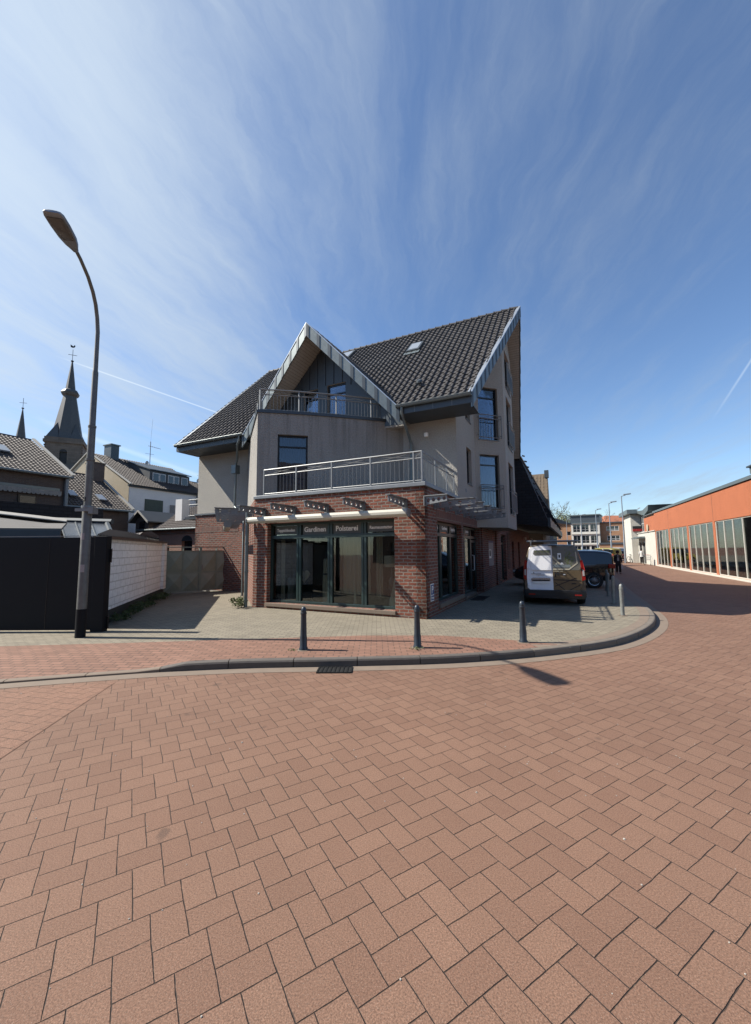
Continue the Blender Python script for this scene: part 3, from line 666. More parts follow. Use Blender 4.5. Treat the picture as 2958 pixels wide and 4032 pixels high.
def fascia(a, b, out, h, k, name='fascia'):
    """zinc board hanging below edge a-b, with standing strips"""
    a, b, out = Vector(a), Vector(b), Vector(out).normalized(); e = b - a; m = MB(); m.obox(a + Vector((0, 0, .05)), e, out * .04, (0, 0, -h)); o = part(name, m, 'zinc', B_)
    s2 = MB()
    for i in range(k + 1):
        c = a + e * (min(i, k - .26) / k) + out * .042; s2.obox(c + Vector((0, 0, .045)), e * (.25 / k), out * .012, (0, 0, -h + .01))
    part('fascia_strip', s2, 'zincd', o)
    c = MB(); c.obox(a + Vector((0, 0, .052)) - out * .08, e, out * .135, (0, 0, .04)); part('edge_trim', c, 'zincl', o); return o
fascia(GP, GR - Vector((0, .1, .1)), (-1, 0, 0), .46, 8); fascia(GP, GL + Vector((0, .1, -.1)), (-1, 0, 0), .46, 9)
def gk(n, p0, inside): return lambda c: inside(c)
tl1 = tiles(GR, (GV - GP).normalized(), (GP - GR).normalized(), 4.2, (GP - GR).length, .3, .34)
for pl, no in ((GR + nR * 0, None),): pass
# right and left tile fields of the gable, trimmed at the valley with the main roof
nM = Vector((-RS, 0, 1)).normalized(); pM = Vector((RX0, 0, RZ0)) + nM * .01
def gable_tiles(base, peak, n, sgn):
    ud = (GV - GP).normalized(); vd = (Vector((GP.x, peak.y, peak.z)) - Vector((GP.x, base.y, base.z))).normalized(); L = (Vector((0, peak.y, peak.z)) - Vector((0, base.y, base.z))).length
    m = tiles(Vector((GP.x, base.y, base.z)), ud, vd, 4.0, L, .3, .34)
    m = clip(m, pM, -nM); fn = (peak - base).cross(Vector((0, 0, 1))).normalized(); fn = fn if fn.x < 0 else -fn
    return clip(m, base, fn)
gt = MB(); gt.add(gable_tiles(GR, GP, nR, 1)); gt.add(gable_tiles(GL, GP, nL, -1))
part('gable_roof', gt, 'tile', B_, smooth=False)

# ---- main roof
EA, PK, EB, RL = Vector((RX0, -.75, RZ0)), Vector((RXR, -1.65, RZR)), Vector((RX0, 11.95, RZ0)), Vector((RXR, 12.1, RZR))
def gzr(y): return GP.z - abs(y - GP.y) * ((GP.z - GR.z) / (GP.y - GR.y))
keep = lambda c: c.z > gzr(c.y) - .12
vd = Vector((1, 0, RS)).normalized(); Lr = math.hypot(5.9, 5.7)
mt = tiles((RX0, -1.65, RZ0), (0, 1, 0), vd, 13.75, Lr, .235, .31, keep)
vn = Vector((-(PK - EA).y, 0, 0)); ve = Vector((PK.x - EA.x, PK.y - EA.y, 0)); vno = Vector((ve.y, -ve.x, 0)).normalized()
mt = clip(mt, EA, vno); 
part('main_roof', mt, 'tile', B_, smooth=False)
rg = MB()
for k in range(41):
    y = -1.6 + k * .333; rg.tube([(RXR, y, RZR + .015), (RXR, y + .35, RZR + .03)], [.08, .098], 8); rg.tube([(RXR, y + .32, RZR + .03), (RXR, y + .35, RZR + .03)], .11, 8)
part('ridge_tiles', rg, 'tile', B_)
slab([EA, PK, RL, EB, GL + Vector((0, .02, 0)), GV, GR - Vector((0, .02, 0))], .22, 'soffit', 'main_soffit', nM)
FB_ = Vector((13.95, -.78, 6.9)); n2 = Vector((BS, 0, 1)).normalized(); FT = Vector((13.95, 12.1, 6.9))
slab([PK, FB_, FT, RL], .2, 'soffit', 'rear_soffit', n2)
m = tiles((13.95, 12.1, 6.9), (0, -1, 0), Vector((-1, 0, BS)).normalized(), 13.75, math.hypot(5.9, 5.15), .293, .345)
e2 = Vector((FB_.x - PK.x, FB_.y - PK.y, 0)); m = clip(m, PK, Vector((e2.y, -e2.x, 0)).normalized()); part('rear_roof', m, 'tile', B_, smooth=False)
fascia(EA, PK, vno, .46, 15, 'verge'); fascia(PK, FB_, Vector((e2.y, -e2.x, 0)), .26, 12, 'verge')
fascia(EB + Vector((0, .0, 0)), RL, (0, 1, 0), .3, 14, 'verge')
def gutter_(y0, y1):
    m = MB(); prof = [(math.cos(t) * .075, math.sin(t) * .075) for t in [math.pi + math.pi * i / 8 for i in range(9)]]
    ring = lambda y: [(RX0 - .09 + a, y, RZ0 - .015 + b) for a, b in prof] + [(RX0 - .09 + a * .93, y, RZ0 - .010 + b * .9) for a, b in reversed(prof)]
    m.loft([ring(y0), ring(y1)]); m.tube([(RX0 - .168, y0, RZ0 - .012), (RX0 - .168, y1, RZ0 - .012)], .011, 6); o = part('gutter', m, 'zinc', B_)
    f = MB(); f.box(RX0 - .012, RX0 + .02, y0 + .01, y1 - .01, RZ0 - .28, RZ0 - .06); f.box(RX0 + .021, 3.24, y0 + .02, y1 - .02, RZ0 - .279, RZ0 - .25); part('eaves_board', f, 'zincd', o)
    s = MB(); n = int((y1 - y0) / .55)
    for i in range(1, n): y = y0 + (y1 - y0) * i / n; s.box(RX0 - .018, RX0 - .0125, y - .006, y + .006, RZ0 - .278, RZ0 - .09)
    part('board_seam', s, 'steel', o)
gutter_(-.78, 1.60); gutter_(8.08, 11.98)
dp = MB(); dp.tube([(2.08, 1.42, 6.30), (2.08, 1.42, 6.12), (2.2, 1.44, 5.98), (2.95, 1.52, 5.55), (3.14, 1.53, 5.38), (3.15, 1.53, 5.0), (3.15, 1.53, 3.47)], .045, 10)
part('downpipe', dp, 'zinc', B_, smooth=True)
dp = MB(); dp.tube([(2.08, 8.3, 6.30), (2.08, 8.3, 6.1), (2.15, 8.45, 5.95), (2.6, 8.9, 5.5), (2.7, 9.05, 5.35), (2.72, 9.1, 3.6)], .045, 10); dp.box(2.6, 2.84, 8.98, 9.22, 4.95, 5.3); dp.tube([(2.72, 9.1, 3.6), (2.5, 8.5, 3.2), (2.11, 7.99, 2.9), (2.09, 7.97, .12)], .045, 10)
part('downpipe', dp, 'zinc', B_, smooth=True)
dp = MB(); dp.tube([(-.16, 5.62, 2.95), (-.16, 5.62, .12)], .055, 12); 
for z in (1.15, 2.0): dp.tube([(-.16, 5.62, z), (-.16, 5.62, z + .05)], .066, 12)
part('downpipe', dp, 'zinc', B_, smooth=True)
# skylights, vent
def on_roof(x, y, h=0.): return Vector((x, y, RZ0 + (x - RX0) * RS)) + nM * h
def skylight(x0, x1, y0, y1):
    m = MB(); a = on_roof(x0, y0, .02); m.obox(a, (0, y1 - y0, 0), on_roof(x1, y0, .02) - a, nM * .10); o = part('skylight', m, 'zincd', B_)
    m = MB(); a = on_roof(x0 + .09, y0 + .07, .121); m.obox(a, (0, y1 - y0 - .14, 0), on_roof(x1 - .07, y0 + .07, .121) - a, nM * .008); part('pane', m, 'skypane', o)
    m = MB(); a = on_roof(x0 - .22, y0 - .05, .06); m.obox(a, (0, y1 - y0 + .1, 0), on_roof(x0 - .01, y0 - .05, .06) - a, nM * .012); part('flashing', m, 'zinc', o)
skylight(6.05, 6.75, 2.2, 2.78); skylight(7.1, 7.8, 6.2, 6.9)
m = MB(); m.tube([on_roof(3.15, 1.15, 0), on_roof(3.15, 1.15, .16)], .07, 10); m.tube([on_roof(3.15, 1.15, .16), on_roof(3.15, 1.15, .22)], [.11, .07], 10); part('roof_vent', m, 'zincd', B_)

# ---- perforated canopy brackets, round the three sides
def bracket(root, out, L=1.05, z=2.84, h0=.21, h1=.12, lit=False):
    """plate with four real round holes, standing out of the wall at plan point root"""
    root, out = Vector((*root, 0)), Vector((*out, 0)).normalized(); th = out.cross(Vector((0, 0, 1))) * .012
    bm = bmesh.new(); N = 16; n_h = 4
    def V(s, zz): return bm.verts.new(root + out * s + Vector((0, 0, zz)) - th)
    zb = lambda s: z + (h0 - h1) * .75 * (s / L); zt = lambda s: z + h0 - (h0 - h1) * .0 * (s / L)
    xs = [0.03 + (L - .06) * i / n_h for i in range(n_h + 1)]
    def ringpts(s0, s1):
        c = (s0 + s1) / 2; zc = (zb(c) + zt(c)) / 2; r = .048; inner = [V(c + r * math.cos(2 * math.pi * k / N), zc + r * math.sin(2 * math.pi * k / N)) for k in range(N)]
        outer = []
        for k in range(N):
            a = 2 * math.pi * k / N; dx_, dz_ = math.cos(a), math.sin(a); hw = (s1 - s0) / 2; t = hw / abs(dx_) if abs(dx_) > 1e-6 else 9e9
            sx_ = c + dx_ * t; lim = 9e9
            for _ in range(1):
                up_, dn_ = zt(c) - zc, zc - zb(c)
                lim = (up_ if dz_ > 0 else dn_) / abs(dz_) if abs(dz_) > 1e-6 else 9e9
            t = min(t, lim); s__ = c + dx_ * t; zz = zc + dz_ * t
            if lim <= hw / max(abs(dx_), 1e-9): zz = zt(s__) if dz_ > 0 else zb(s__)
            outer.append(V(s__, zz))
        for k in range(N): j = (k + 1) % N; bm.faces.new((inner[k], outer[k], outer[j], inner[j]))
        # corners
    for i in range(n_h):
        s0, s1 = xs[i], xs[i + 1]; c = (s0 + s1) / 2; zc = (zb(c) + zt(c)) / 2; r = .048
        inner = [V(c + r * math.cos(2 * math.pi * (k + .5) / N), zc + r * math.sin(2 * math.pi * (k + .5) / N)) for k in range(N)]
        pts = []
        for (sa, za), (sb, zb_) in (((s1, zb(s1)), (s1, zt(s1))), ((s1, zt(s1)), (s0, zt(s0))), ((s0, zt(s0)), (s0, zb(s0))), ((s0, zb(s0)), (s1, zb(s1)))):
            for k in range(4): pts.append((sa + (sb - sa) * k / 4, za + (zb_ - za) * k / 4))
        outer = [V(*p) for p in pts]; off = 14      # the outline starts at the lower right corner
        for k in range(N):
            a0, a1 = inner[(k + off) % N], inner[(k + 1 + off) % N]; bm.faces.new((a0, outer[k], outer[(k + 1) % N], a1))
    bmesh.ops.remove_doubles(bm, verts=bm.verts[:], dist=.0005)
    r_ = bmesh.ops.extrude_face_region(bm, geom=bm.faces[:]); bmesh.ops.translate(bm, verts=[v for v in r_['geom'] if isinstance(v, bmesh.types.BMVert)], vec=th * 2)
    bmesh.ops.recalc_face_normals(bm, faces=bm.faces[:])
    m = MB(); bm.verts.index_update(); m.v = [tuple(v.co) for v in bm.verts]; m.f = [tuple(v.index for v in f.verts) for f in bm.faces]; bm.free()
    m.obox(root - th * 5 + Vector((0, 0, z + h0 + .001)), out * L, th * 10, (0, 0, .02)); m.obox(root - th * 6 + Vector((0, 0, z - .02)), out * .02, th * 12, (0, 0, h0 + .02))
    return m
def brk(root, out, **kw): part('canopy_bracket', bracket(root, out, **kw), 'steel', B_)
for y in (5.1, 3.98, 2.86, 1.72, .52): brk((-.002, y), (-1, 0))
for x in (.78, 1.82, 2.9, 3.95, 4.95, 5.85): brk((x, -.002), (0, -1), z=2.86, L=1.1)
brk((.02, -.002), (-.12, -1), z=2.88, L=.62)
nl = Vector((-.733, .68))
for t in (.25, 1.0, 1.8, 2.6, 3.4, 4.2): brk(tuple(Vector((0, 5.5)) + Vector((.68, .733)) * t + nl * .002), tuple(nl), z=2.88, L=1.15)
# canopy edge plates on top of the side brackets (they are what catches the sun)
# ---- awnings
def awning(a, b, z, name='awning_case'):
    a, b = Vector((*a, z)), Vector((*b, z)); e = (b - a).normalized(); n = Vector((e.y, -e.x, 0)); m = MB()
    prof = [(-.10, -.02), (-.09, .06), (-.03, .10), (.06, .095), (.12, .035), (.12, -.035), (.06, -.085), (-.06, -.085)]
    m.loft([[p + n * x + Vector((0, 0, zz)) for x, zz in prof] for p in (a, b)]); o = part('awning_case', m, 'awning', B_, bevel=.01)
    c = MB()
    for p in (a - e * .025, b): c.loft([[p + n * x * 1.12 + Vector((0, 0, zz * 1.12)) for x, zz in prof], [p + e * .024 + n * x * 1.12 + Vector((0, 0, zz * 1.12)) for x, zz in prof]])
    k = 4
    for i in range(k + 1): p = a + (b - a) * ((i + .18) / (k + .36)) - n * .36; c.obox(p + Vector((0, 0, .0)), e * .05, n * .36, (0, 0, .05))
    part('end_cap', c, 'steel', o)
awning((-.35, 5.35), (-.35, .30), 2.68)
awning((1.9 - .27, 8.1 + .25), (.05 - .27, 6.1 + .25), 2.62)
# ---- inside the shop
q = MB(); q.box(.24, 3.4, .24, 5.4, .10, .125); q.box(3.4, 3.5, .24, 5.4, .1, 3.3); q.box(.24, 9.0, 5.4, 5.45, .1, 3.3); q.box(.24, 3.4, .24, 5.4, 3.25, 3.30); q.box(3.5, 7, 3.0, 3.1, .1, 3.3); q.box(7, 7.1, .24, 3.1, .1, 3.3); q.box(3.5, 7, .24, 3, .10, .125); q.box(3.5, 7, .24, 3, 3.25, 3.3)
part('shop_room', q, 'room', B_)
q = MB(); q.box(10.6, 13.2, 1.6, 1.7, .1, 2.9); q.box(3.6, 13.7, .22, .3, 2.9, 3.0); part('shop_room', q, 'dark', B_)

# ================================================================== GROUND
KP = [(-30, -1.5), (-12, 4.1), (-8.2, 4.98), (-5.19, 5.72), (-4.3, 5.95), (-3.35, 6.17), (-2.6, 6.28), (-1.92, 6.35), (-.48, 6.40), (.97, 6.49), (2.1, 6.70), (3.19, 7.03), (4.28, 7.5), (5.17, 8.15), (6.06, 9.02), (6.75, 9.9), (7.33, 10.85), (7.85, 11.9), (8.6, 13.4), (9.75, 15.8), (11.9, 20.0), (16.2, 28.2), (21, 36.6), (40, 73)]
def smooth_path(P, n=8):
    P = [Vector((*p, 0)) for p in P]; out = []
    for i in range(len(P) - 1):
        p0, p1, p2, p3 = P[max(i - 1, 0)], P[i], P[i + 1], P[min(i + 2, len(P) - 1)]
        for k in range(n):
            t = k / n; m1 = (p2 - p0) * .5 * min(1, (p2 - p1).length / max((p1 - p0).length, .01)) if i else (p2 - p1); m2 = (p3 - p1) * .5 * min(1, (p2 - p1).length / max((p3 - p2).length, .01)) if i + 3 <= len(P) else (p2 - p1)
            out.append((2 * t**3 - 3 * t**2 + 1) * p1 + (t**3 - 2 * t**2 + t) * m1 + (-2 * t**3 + 3 * t**2) * p2 + (t**3 - t**2) * m2)
    return out + [P[-1]]
KS = smooth_path(KP)
def offs(P, d):
    o = []
    for i, p in enumerate(P):
        e = (P[min(i + 1, len(P) - 1)] - P[max(i - 1, 0)]).normalized(); o.append(p + Vector((-e.y, e.x, 0)) * d)
    return o
def kz(p):
    t = max(0., min(1., (p.x + 3.5) / .7)); return .035 + .083 * t * t * (3 - 2 * t)
K1, K2, K3 = KS, offs(KS, .12), offs(KS, -.24)
m = MB(); m.poly([(-400, -60, 0), (400, -60, 0), (400, 600, 0), (-400, 600, 0)]); struct('street', m, 'road')
m = MB()
for i in range(len(KS) - 1):
    a, b, c, d_ = K3[i], K3[i + 1], K1[i + 1], K1[i]; m.poly([(a.x, a.y, .004), (b.x, b.y, .004), (c.x, c.y, .004), (d_.x, d_.y, .004)])
struct('street_channel', m, 'gutter')
# kerb: a rounded stone edge, cut into single stones
m = MB(); run = 0.; seg = []; last = None; prof = [(0, -.02, 0), (0, 0, .72), (.012, 0, .92), (.032, 0, 1.), (.12, 0, 1.), (.12, -.02, 0)]
cum = [0.]
for a, b in zip(KS, KS[1:]): cum.append(cum[-1] + (b - a).length)
def kpt(s_):
    i = max(k for k in range(len(KS)) if cum[k] <= s_ + 1e-9); i = min(i, len(KS) - 2); t = (s_ - cum[i]) / (cum[i + 1] - cum[i]); a, b = KS[i], KS[i + 1]; e = (b - a).normalized(); return a + (b - a) * t, Vector((-e.y, e.x, 0))
s0 = 18.
klo, khi, kpa = MB(), MB(), MB()
while s0 < cum[-1] - 1 and s0 < 78:
    s1 = s0 + .985; rings = []
    for s_ in (s0 + .006, s0 + .35, s0 + .65, s1 - .006):
        p, nn = kpt(s_); h = kz(p); rings.append([(p.x + nn.x * o_, p.y + nn.y * o_, (h * f_ if f_ else z_)) for o_, z_, f_ in prof])
    (klo if kz(kpt(s0)[0]) < .05 else khi if p.x < 3.4 else kpa).loft(rings); s0 += .985
struct('kerb', khi, 'kerbdark', smooth=False); struct('lowered_kerb', klo, 'gutter'); struct('kerb_bend', kpa, 'kerbpale', smooth=False)
BR = [(-30, 7.2), (-12, 7.3), (-6.8, 7.43), (-4.43, 7.64), (-2.33, 7.85), (-.3, 8.07), (1.2, 8.02), (2.42, 7.6), (2.95, 7.32), (3.3, 7.13)]
ns = 60; m = MB(); bp = [Vector((*p, 0)) for p in BR]; bc = [0.]
for a, b in zip(bp, bp[1:]): bc.append(bc[-1] + (b - a).length)
def bpt(x):
    for a, b in zip(bp, bp[1:]):
        if a.x <= x <= b.x: return a + (b - a) * ((x - a.x) / (b.x - a.x))
    return bp[-1] if x > 0 else bp[0]
inner = [p for p in K2 if -29 < p.x < 3.28 and p.y < 20]; J = 8; rows = []
for p in inner:
    q = bpt(min(p.x, 3.29)); h0 = kz(p); rows.append([(p.x + (q.x - p.x) * j / J, p.y + (q.y - p.y) * j / J, h0 + (.12 - h0) * min(1, (j / J) * 1.6)) for j in range(J + 1)])
for r0, r1 in zip(rows, rows[1:]):
    for j in range(J): m.poly([r0[j], r1[j], r1[j + 1], r0[j + 1]])
struct('red_pavement', m, 'walk', smooth=False)
m = MB(); rest = [p for p in K2 if p.x >= 3.2]
m.poly([(p.x, p.y, .116) for p in bp] + [(p.x, p.y, .116) for p in rest] + [(38, 90, .116), (-30, 90, .116)])
struct('pavement', m, 'beige')
m = MB(); band = [p for p in K1 if 2.7 < p.x < 12]
i0 = [k for k, p in enumerate(K1) if 2.7 < p.x < 12]; Ka, Kb = offs(KS, .125), offs(KS, .32)
for k in i0[:-1]: m.poly([(Ka[k].x, Ka[k].y, .1195), (Ka[k + 1].x, Ka[k + 1].y, .1195), (Kb[k + 1].x, Kb[k + 1].y, .1195), (Kb[k].x, Kb[k].y, .1195)])
struct('kerb_band', m, 'gutter')
m = MB(); m.poly([(-30, -4, .004), (-6.5, -4, .004), (-3.30, 3.65, .004), (-3.62, 5.75, .004), (-5.19, 5.38, .004), (-12, 3.75, .004), (-30, -1.9, .004)])
M['road2'] = herring('red_running_paving', (.37, .20, .13), (.275, .15, .098), (.055, .042, .032), .0755, -14, mirror=True); struct('street_patch', m, 'road2')
# earth behind the walls
m = MB(); m.poly([(-60, 8.9, .1185), (-6.4, 8.95, .1185), (-8.3, 15.8, .1185), (-6.1, 17.8, .1185), (-9, 40, .1185), (-60, 60, .1185)]); struct('yard_ground', m, 'felt')

# gully grate
m = MB(); m.box(-.24, .24, -.13, .13, -.03, .006); gr = thing('drain_grate', 'iron gully grate set in the channel below the dark kerb', 'drain grate', (-.63, 6.21, .004), R(-1)); part('grate_pit', m, 'hole', gr)
m = MB(); m.box(-.26, .26, -.15, -.13, .0, .012); m.box(-.26, .26, .13, .15, .0, .012)
for k in range(9): x = -.25 + k * .0625; m.box(x - .012, x + .012, -.129, .129, .006, .013)
part('grate_bars', m, 'grate', gr)
m = MB(); m.box(4.03, 5.28, -.52, -.10, .117, .126); dm = solo('entrance_grid', m, 'grate', 'metal foot grid lying in front of the shaded shop door', 'floor grid', local=True, base=(4.6, -.3, .116))

# ================================================================== BOLLARDS
def bollard(loc, label, mat, h=.72, tilt=(0, 0), style=0):
    t = thing('bollard', label, 'bollard', loc, 0, 'bollards along the kerb'); t.rotation_euler = (tilt[0], tilt[1], random.uniform(0, 3))
    m = MB()
    if style == 0: m.lathe((0, 0, 0), [(.0, 0), (.075, 0), (.075, .03), (.062, .05), (.062, .20), (.055, .23), (.046, h - .14), (.048, h - .13)], 24)
    else: m.lathe((0, 0, 0), [(0, 0), (.045, 0), (.045, h - .12), (.048, h - .11)], 20)
    part('post', m, mat, t, smooth=True); m = MB(); r_ = .05 if style == 0 else .047
    m.lathe((0, 0, 0), [(r_ - .002, h - .131), (r_ + .004, h - .12), (r_ + .004, h - .10), (r_ - .006, h - .095), (r_ - .002, h - .06), (r_ - .014, h - .02), (r_ - .032, h - .002), (0, h)], 24); part('cap', m, mat, t, smooth=True)
    m = MB(); m.lathe((0, 0, 0), [(.0, .003), (.115, .003), (.105, .006), (.07, .008)], 12); part('mortar_collar', m, 'gutter', t)
bollard((-1.24, 6.97, .12), 'leftmost dark blue bollard, in front of the shop windows', 'bollard')
bollard((.70, 7.06, .12), 'dark blue bollard with pale weeds at its foot in front of the brick corner pier', 'bollard')
bollard((2.63, 7.38, .12), 'dark blue bollard between the brick corner and the white van', 'bollard', .73)
bollard((6.09, 10.12, .12), 'pale bollard with peeling paint at the outer bend of the kerb, right of the van', 'bollardg', .77, style=1)
bollard((7.10, 12.22, .12), 'upright grey bollard behind the peeling pale one', 'bollardg', .83, (0, R(-2)), 1)
bollard((8.02, 14.1, .12), 'grey bollard just in front of the dark car bumper', 'bollardg', .80, (0, R(-3)), 1)
bollard((8.95, 15.8, .12), 'badly tilted grey bollard leaning beside the dark car wheel', 'bollardg', .86, (0, R(-17)), 1)

# ================================================================== STREET LAMP (left foreground)
t = thing('street_lamp', 'tall weathered street lamp with curved arm standing before the dark fence', 'street lamp', (-5.89, 8.16, .12))
m = MB(); m.tube([(0, 0, -.05), (0, 0, .55)], .092, 20); part('base_sleeve', m, 'anthracite', t, smooth=True)
m = MB(); m.tube([(0, 0, .551), (0, 0, 2.52), (0, 0, 2.55)], [.088, .085, .074], 20); part('lower_pole', m, 'pole', t, smooth=True)
m = MB(); m.tube([(0, 0, 2.551), (0, 0, 3.57), (0, 0, 4.26), (0, 0, 4.30), (0, 0, 5.45), (0, 0, 5.50), (0, 0, 6.1)], [.070, .068, .066, .058, .055, .044, .040], 18)
m.tube([(0, 0, 3.56), (0, 0, 3.60)], .084, 18); m.tube([(0, 0, 4.26), (0, 0, 4.30)], .074, 18); part('upper_pole', m, 'pole', t, smooth=True)
dv = Vector((.25, -.968, 0)); arm = [(0, 6.1), (.0, 6.35), (.06, 6.62), (.17, 6.86), (.33, 7.04), (.58, 7.20), (.93, 7.32), (1.16, 7.36)]
m = MB(); m.tube([dv * a + Vector((0, 0, z)) for a, z in arm], [.040, .039, .037, .036, .035, .033, .031, .031], 14); part('arm', m, 'pole', t, smooth=True)
m = MB(); m.box(-.17, .17, -.12, -.09, 2.50, 2.56); m.box(.11, .20, -.13, .03, 2.45, 2.58); m.lathe((0, 0, 0), [(.105, 2.56), (.11, 2.58), (.108, 2.62), (.095, 2.60)], 20); part('bracket_collar', m, 'steel', t)
m = MB(); m.loft([[(math.cos(a) * .0888, math.sin(a) * .0888, 1.28 + z) for z in (0, .15)] + [(math.cos(a) * .0898, math.sin(a) * .0898, 1.28 + z) for z in (.15, 0)] for a in [R(-100 + k * 10) for k in range(6)]]); part('sticker', m, 'sticker', t)
m = MB(); m.loft([[(math.cos(a) * .0868, math.sin(a) * .0868, 1.93 + z) for z in (0, .13)] + [(math.cos(a) * .0878, math.sin(a) * .0878, 1.93 + z) for z in (.13, 0)] for a in [R(-130 + k * 10) for k in range(7)]]); part('torn_sticker', m, 'sticker', t)
part('number', text_mb('3', .13, (-.02, -.0715, 2.75), (1, 0, 0), (0, 0, 1), (0, -1, 0), .004), 'black', t)
# head: shallow shell, wider at its end
sd_ = Vector((dv.y, -dv.x, 0)) * -1; hd = (dv * .985 + Vector((0, 0, .03))).normalized(); hu = sd_.cross(hd); hu = hu if hu.z > 0 else -hu; hp = dv * 1.12 + Vector((0, 0, 7.355))
def hring(s_, w_, h_, dn): return [hp + hd * s_ + sd_ * (w_ * a) + hu * (h_ * b if b > 0 else dn * b) for a, b in ((-1, 0), (-.92, -.7), (-.6, -1), (0, -1), (.6, -1), (.92, -.7), (1, 0), (.85, .6), (.45, .95), (0, 1), (-.45, .95), (-.85, .6))]
m = MB(); m.loft([hring(*q) for q in ((0, .045, .05, .05), (.05, .06, .06, .055), (.16, .105, .075, .06), (.32, .145, .075, .055), (.56, .162, .08, .05), (.78, .162, .07, .042), (.85, .14, .045, .03), (.875, .10, .02, .02))]); part('lamp_head', m, 'polefar', t, smooth=True)
m = MB(); m.loft([[hp + hd * s_ + sd_ * (w_ * a) - hu * (.052 + dz * b) for a, b in ((-1, 0), (-.8, .7), (-.3, 1), (.3, 1), (.8, .7), (1, 0))] for s_, w_, dz in ((.28, .09, .0), (.34, .115, .02), (.55, .13, .026), (.75, .125, .02), (.79, .10, .0))]); part('lamp_bowl', m, 'lampglass', t, smooth=True)

# ================================================================== LEFT: fence, white wall, gate
t = thing('sliding_gate', 'tall anthracite sliding gate panel closing the yard at the left edge', 'fence', (-5.82, 8.72, .12), R(178.5))
m = MB(); m.box(.26, 9.0, -.02, .02, .03, 2.0); part('gate_panel', m, 'anthracite', t, bevel=.004); m = MB(); [m.box(x, x + .008, .0205, .0235, .04, 1.99) for x in (1.25, 2.5, 3.75, 5.0, 6.25)]; part('panel_seam', m, 'black', t)
m = MB(); m.box(.30, .335, -.03, .03, 2.001, 2.02); m.box(.26, 9.0, -.025, .025, 2.021, 2.035); part('top_rail', m, 'steel', t)
m = MB(); m.box(-.03, .24, -.10, .06, -.1, 2.02); part('gate_post', m, 'anthracite', t, bevel=.008)
m = MB(); m.box(-.06, -.031, -.09, -.05, 1.45, 1.75); m.box(-.06, -.031, -.09, -.05, .05, .3); part('hinge', m, 'black', t)
wa0, wa1 = Vector((-6.22, 9.15, 0)), Vector((-8.05, 15.3, 0)); we = (wa1 - wa0); wl = we.length; wang = math.atan2(we.y, we.x)
t = thing('white_wall', 'whitewashed block wall with peeling paint running back to the green gate', 'wall', (*wa0.xy, .12), wang)
m = MB(); m.box(0, wl, 0, .24, .30, 1.98); m.box(wl - .35, wl + .05, -.10, -.002, .30, 1.98); m.box(wl * .60, wl * .60 + .02, -.012, -.002, .3, 1.98); part('wall_face', m, 'whitewall', t)
m = MB(); m.box(-.01, wl + .05, -.015, .25, -.05, .299); part('plinth', m, 'plinth', t)
m = MB(); m.box(-.05, wl + .1, -.12, .30, 1.985, 2.04); part('coping', m, 'black', t)
# corrugated roof of the shed behind the wall
t2 = thing('lean_to_shed', 'low shed with rusty corrugated sheet roof behind the white wall', 'shed', (-7.5, 13, 0)); BASE[t2.name] = Vector((-7.5, 13, 0))
A2, B2, e2_ = Vector((-6.42, 9.25, 2.175)), Vector((-8.18, 15.2, 2.175)), Vector((-1.62, 2.9, .28)); m = MB(); n_ = 31
w2_ = B2 - A2
for i in range(n_ * 4):
    f0, f1 = i / (n_ * 4), (i + 1) / (n_ * 4); h0, h1 = Vector((0, 0, .045 * math.sin(i * math.pi / 2))), Vector((0, 0, .045 * math.sin((i + 1) * math.pi / 2))); a, b = A2 + w2_ * f0 + h0, A2 + w2_ * f1 + h1
    m.poly([a, b, b + e2_, a + e2_]); dn = Vector((0, 0, -.012)); m.poly([a + dn, a + e2_ + dn, b + e2_ + dn, b + dn])
part('corrugated_roof', m, 'corr', t2, smooth=False)
m = MB(); m.prism([(A2.x - .1, A2.y + .1, 0), (A2.x - 1.5, A2.y + 2.7, 0), (B2.x - 1.5, B2.y + 2.5, 0), (B2.x - .2, B2.y - .1, 0)], (0, 0, 2.1)); part('shed_wall', m, 'brickdark', t2)
m = MB(); q = B2 + e2_ * .25; m.prism([q + Vector((.2, -1.9, .05)), q + Vector((-.1, -.1, .05)), q + Vector((-.25, .5, .16)), q + Vector((-.1, -.4, .34)), q + Vector((.1, -1.3, .26))], (-1.2, 1.4, 0)); part('broken_ridge', m, 'tileold', t2)
# leafy weeds at the wall foot
def weeds(c, r_, h, n, sz, label, seed=1, mat='leaf', cat='weeds'):
    m = leaves((0, 0, h * .5), r_[0], r_[1], h * .5, n, sz, seed, 14); o = solo('weed_clump', MB(), mat, label, cat) if False else None
    me = mesh_obj('weeds', m, mat, uv=False); me.location = c; tag(me, label, cat); return me
for i, (f, r_) in enumerate(((.12, .42), (.30, .36), (.46, .38), (.66, .32), (.84, .36))):
    p = wa0 + we * f + Vector((.22, .05, 0)); wd_ = weeds((p.x, p.y, .11), (.62, .22), .24 + .12 * (i % 2), 560, .026, ['leafy weeds at the near end of the white wall', 'low weeds along the white wall, second clump from the fence', 'taller weeds at the middle joint of the white wall', 'low weeds on the far half of the white wall', 'weeds at the foot of the white wall beside the gate'][i], i + 3)
    wd_.rotation_euler = (0, 0, wang); wd_['group'] = 'weeds along the white wall'
weeds((-.62, 12.45, .1) if False else tuple(l2w(-.28, 5.72, .12)), (.30, .28), .40, 620, .030, 'green weed bush growing at the foot of the drainpipe on the left brick pier', 9, 'leafpale', 'weed')
weeds((.66, 6.92, .12), (.13, .07), .05, 90, .012, 'small pale weeds around the foot of the second dark bollard', 12, 'leafpale')
weeds((-1.40, 6.93, .12), (.12, .07), .04, 60, .012, 'tiny dry weeds at the foot of the leftmost dark bollard', 13, 'leafpale')
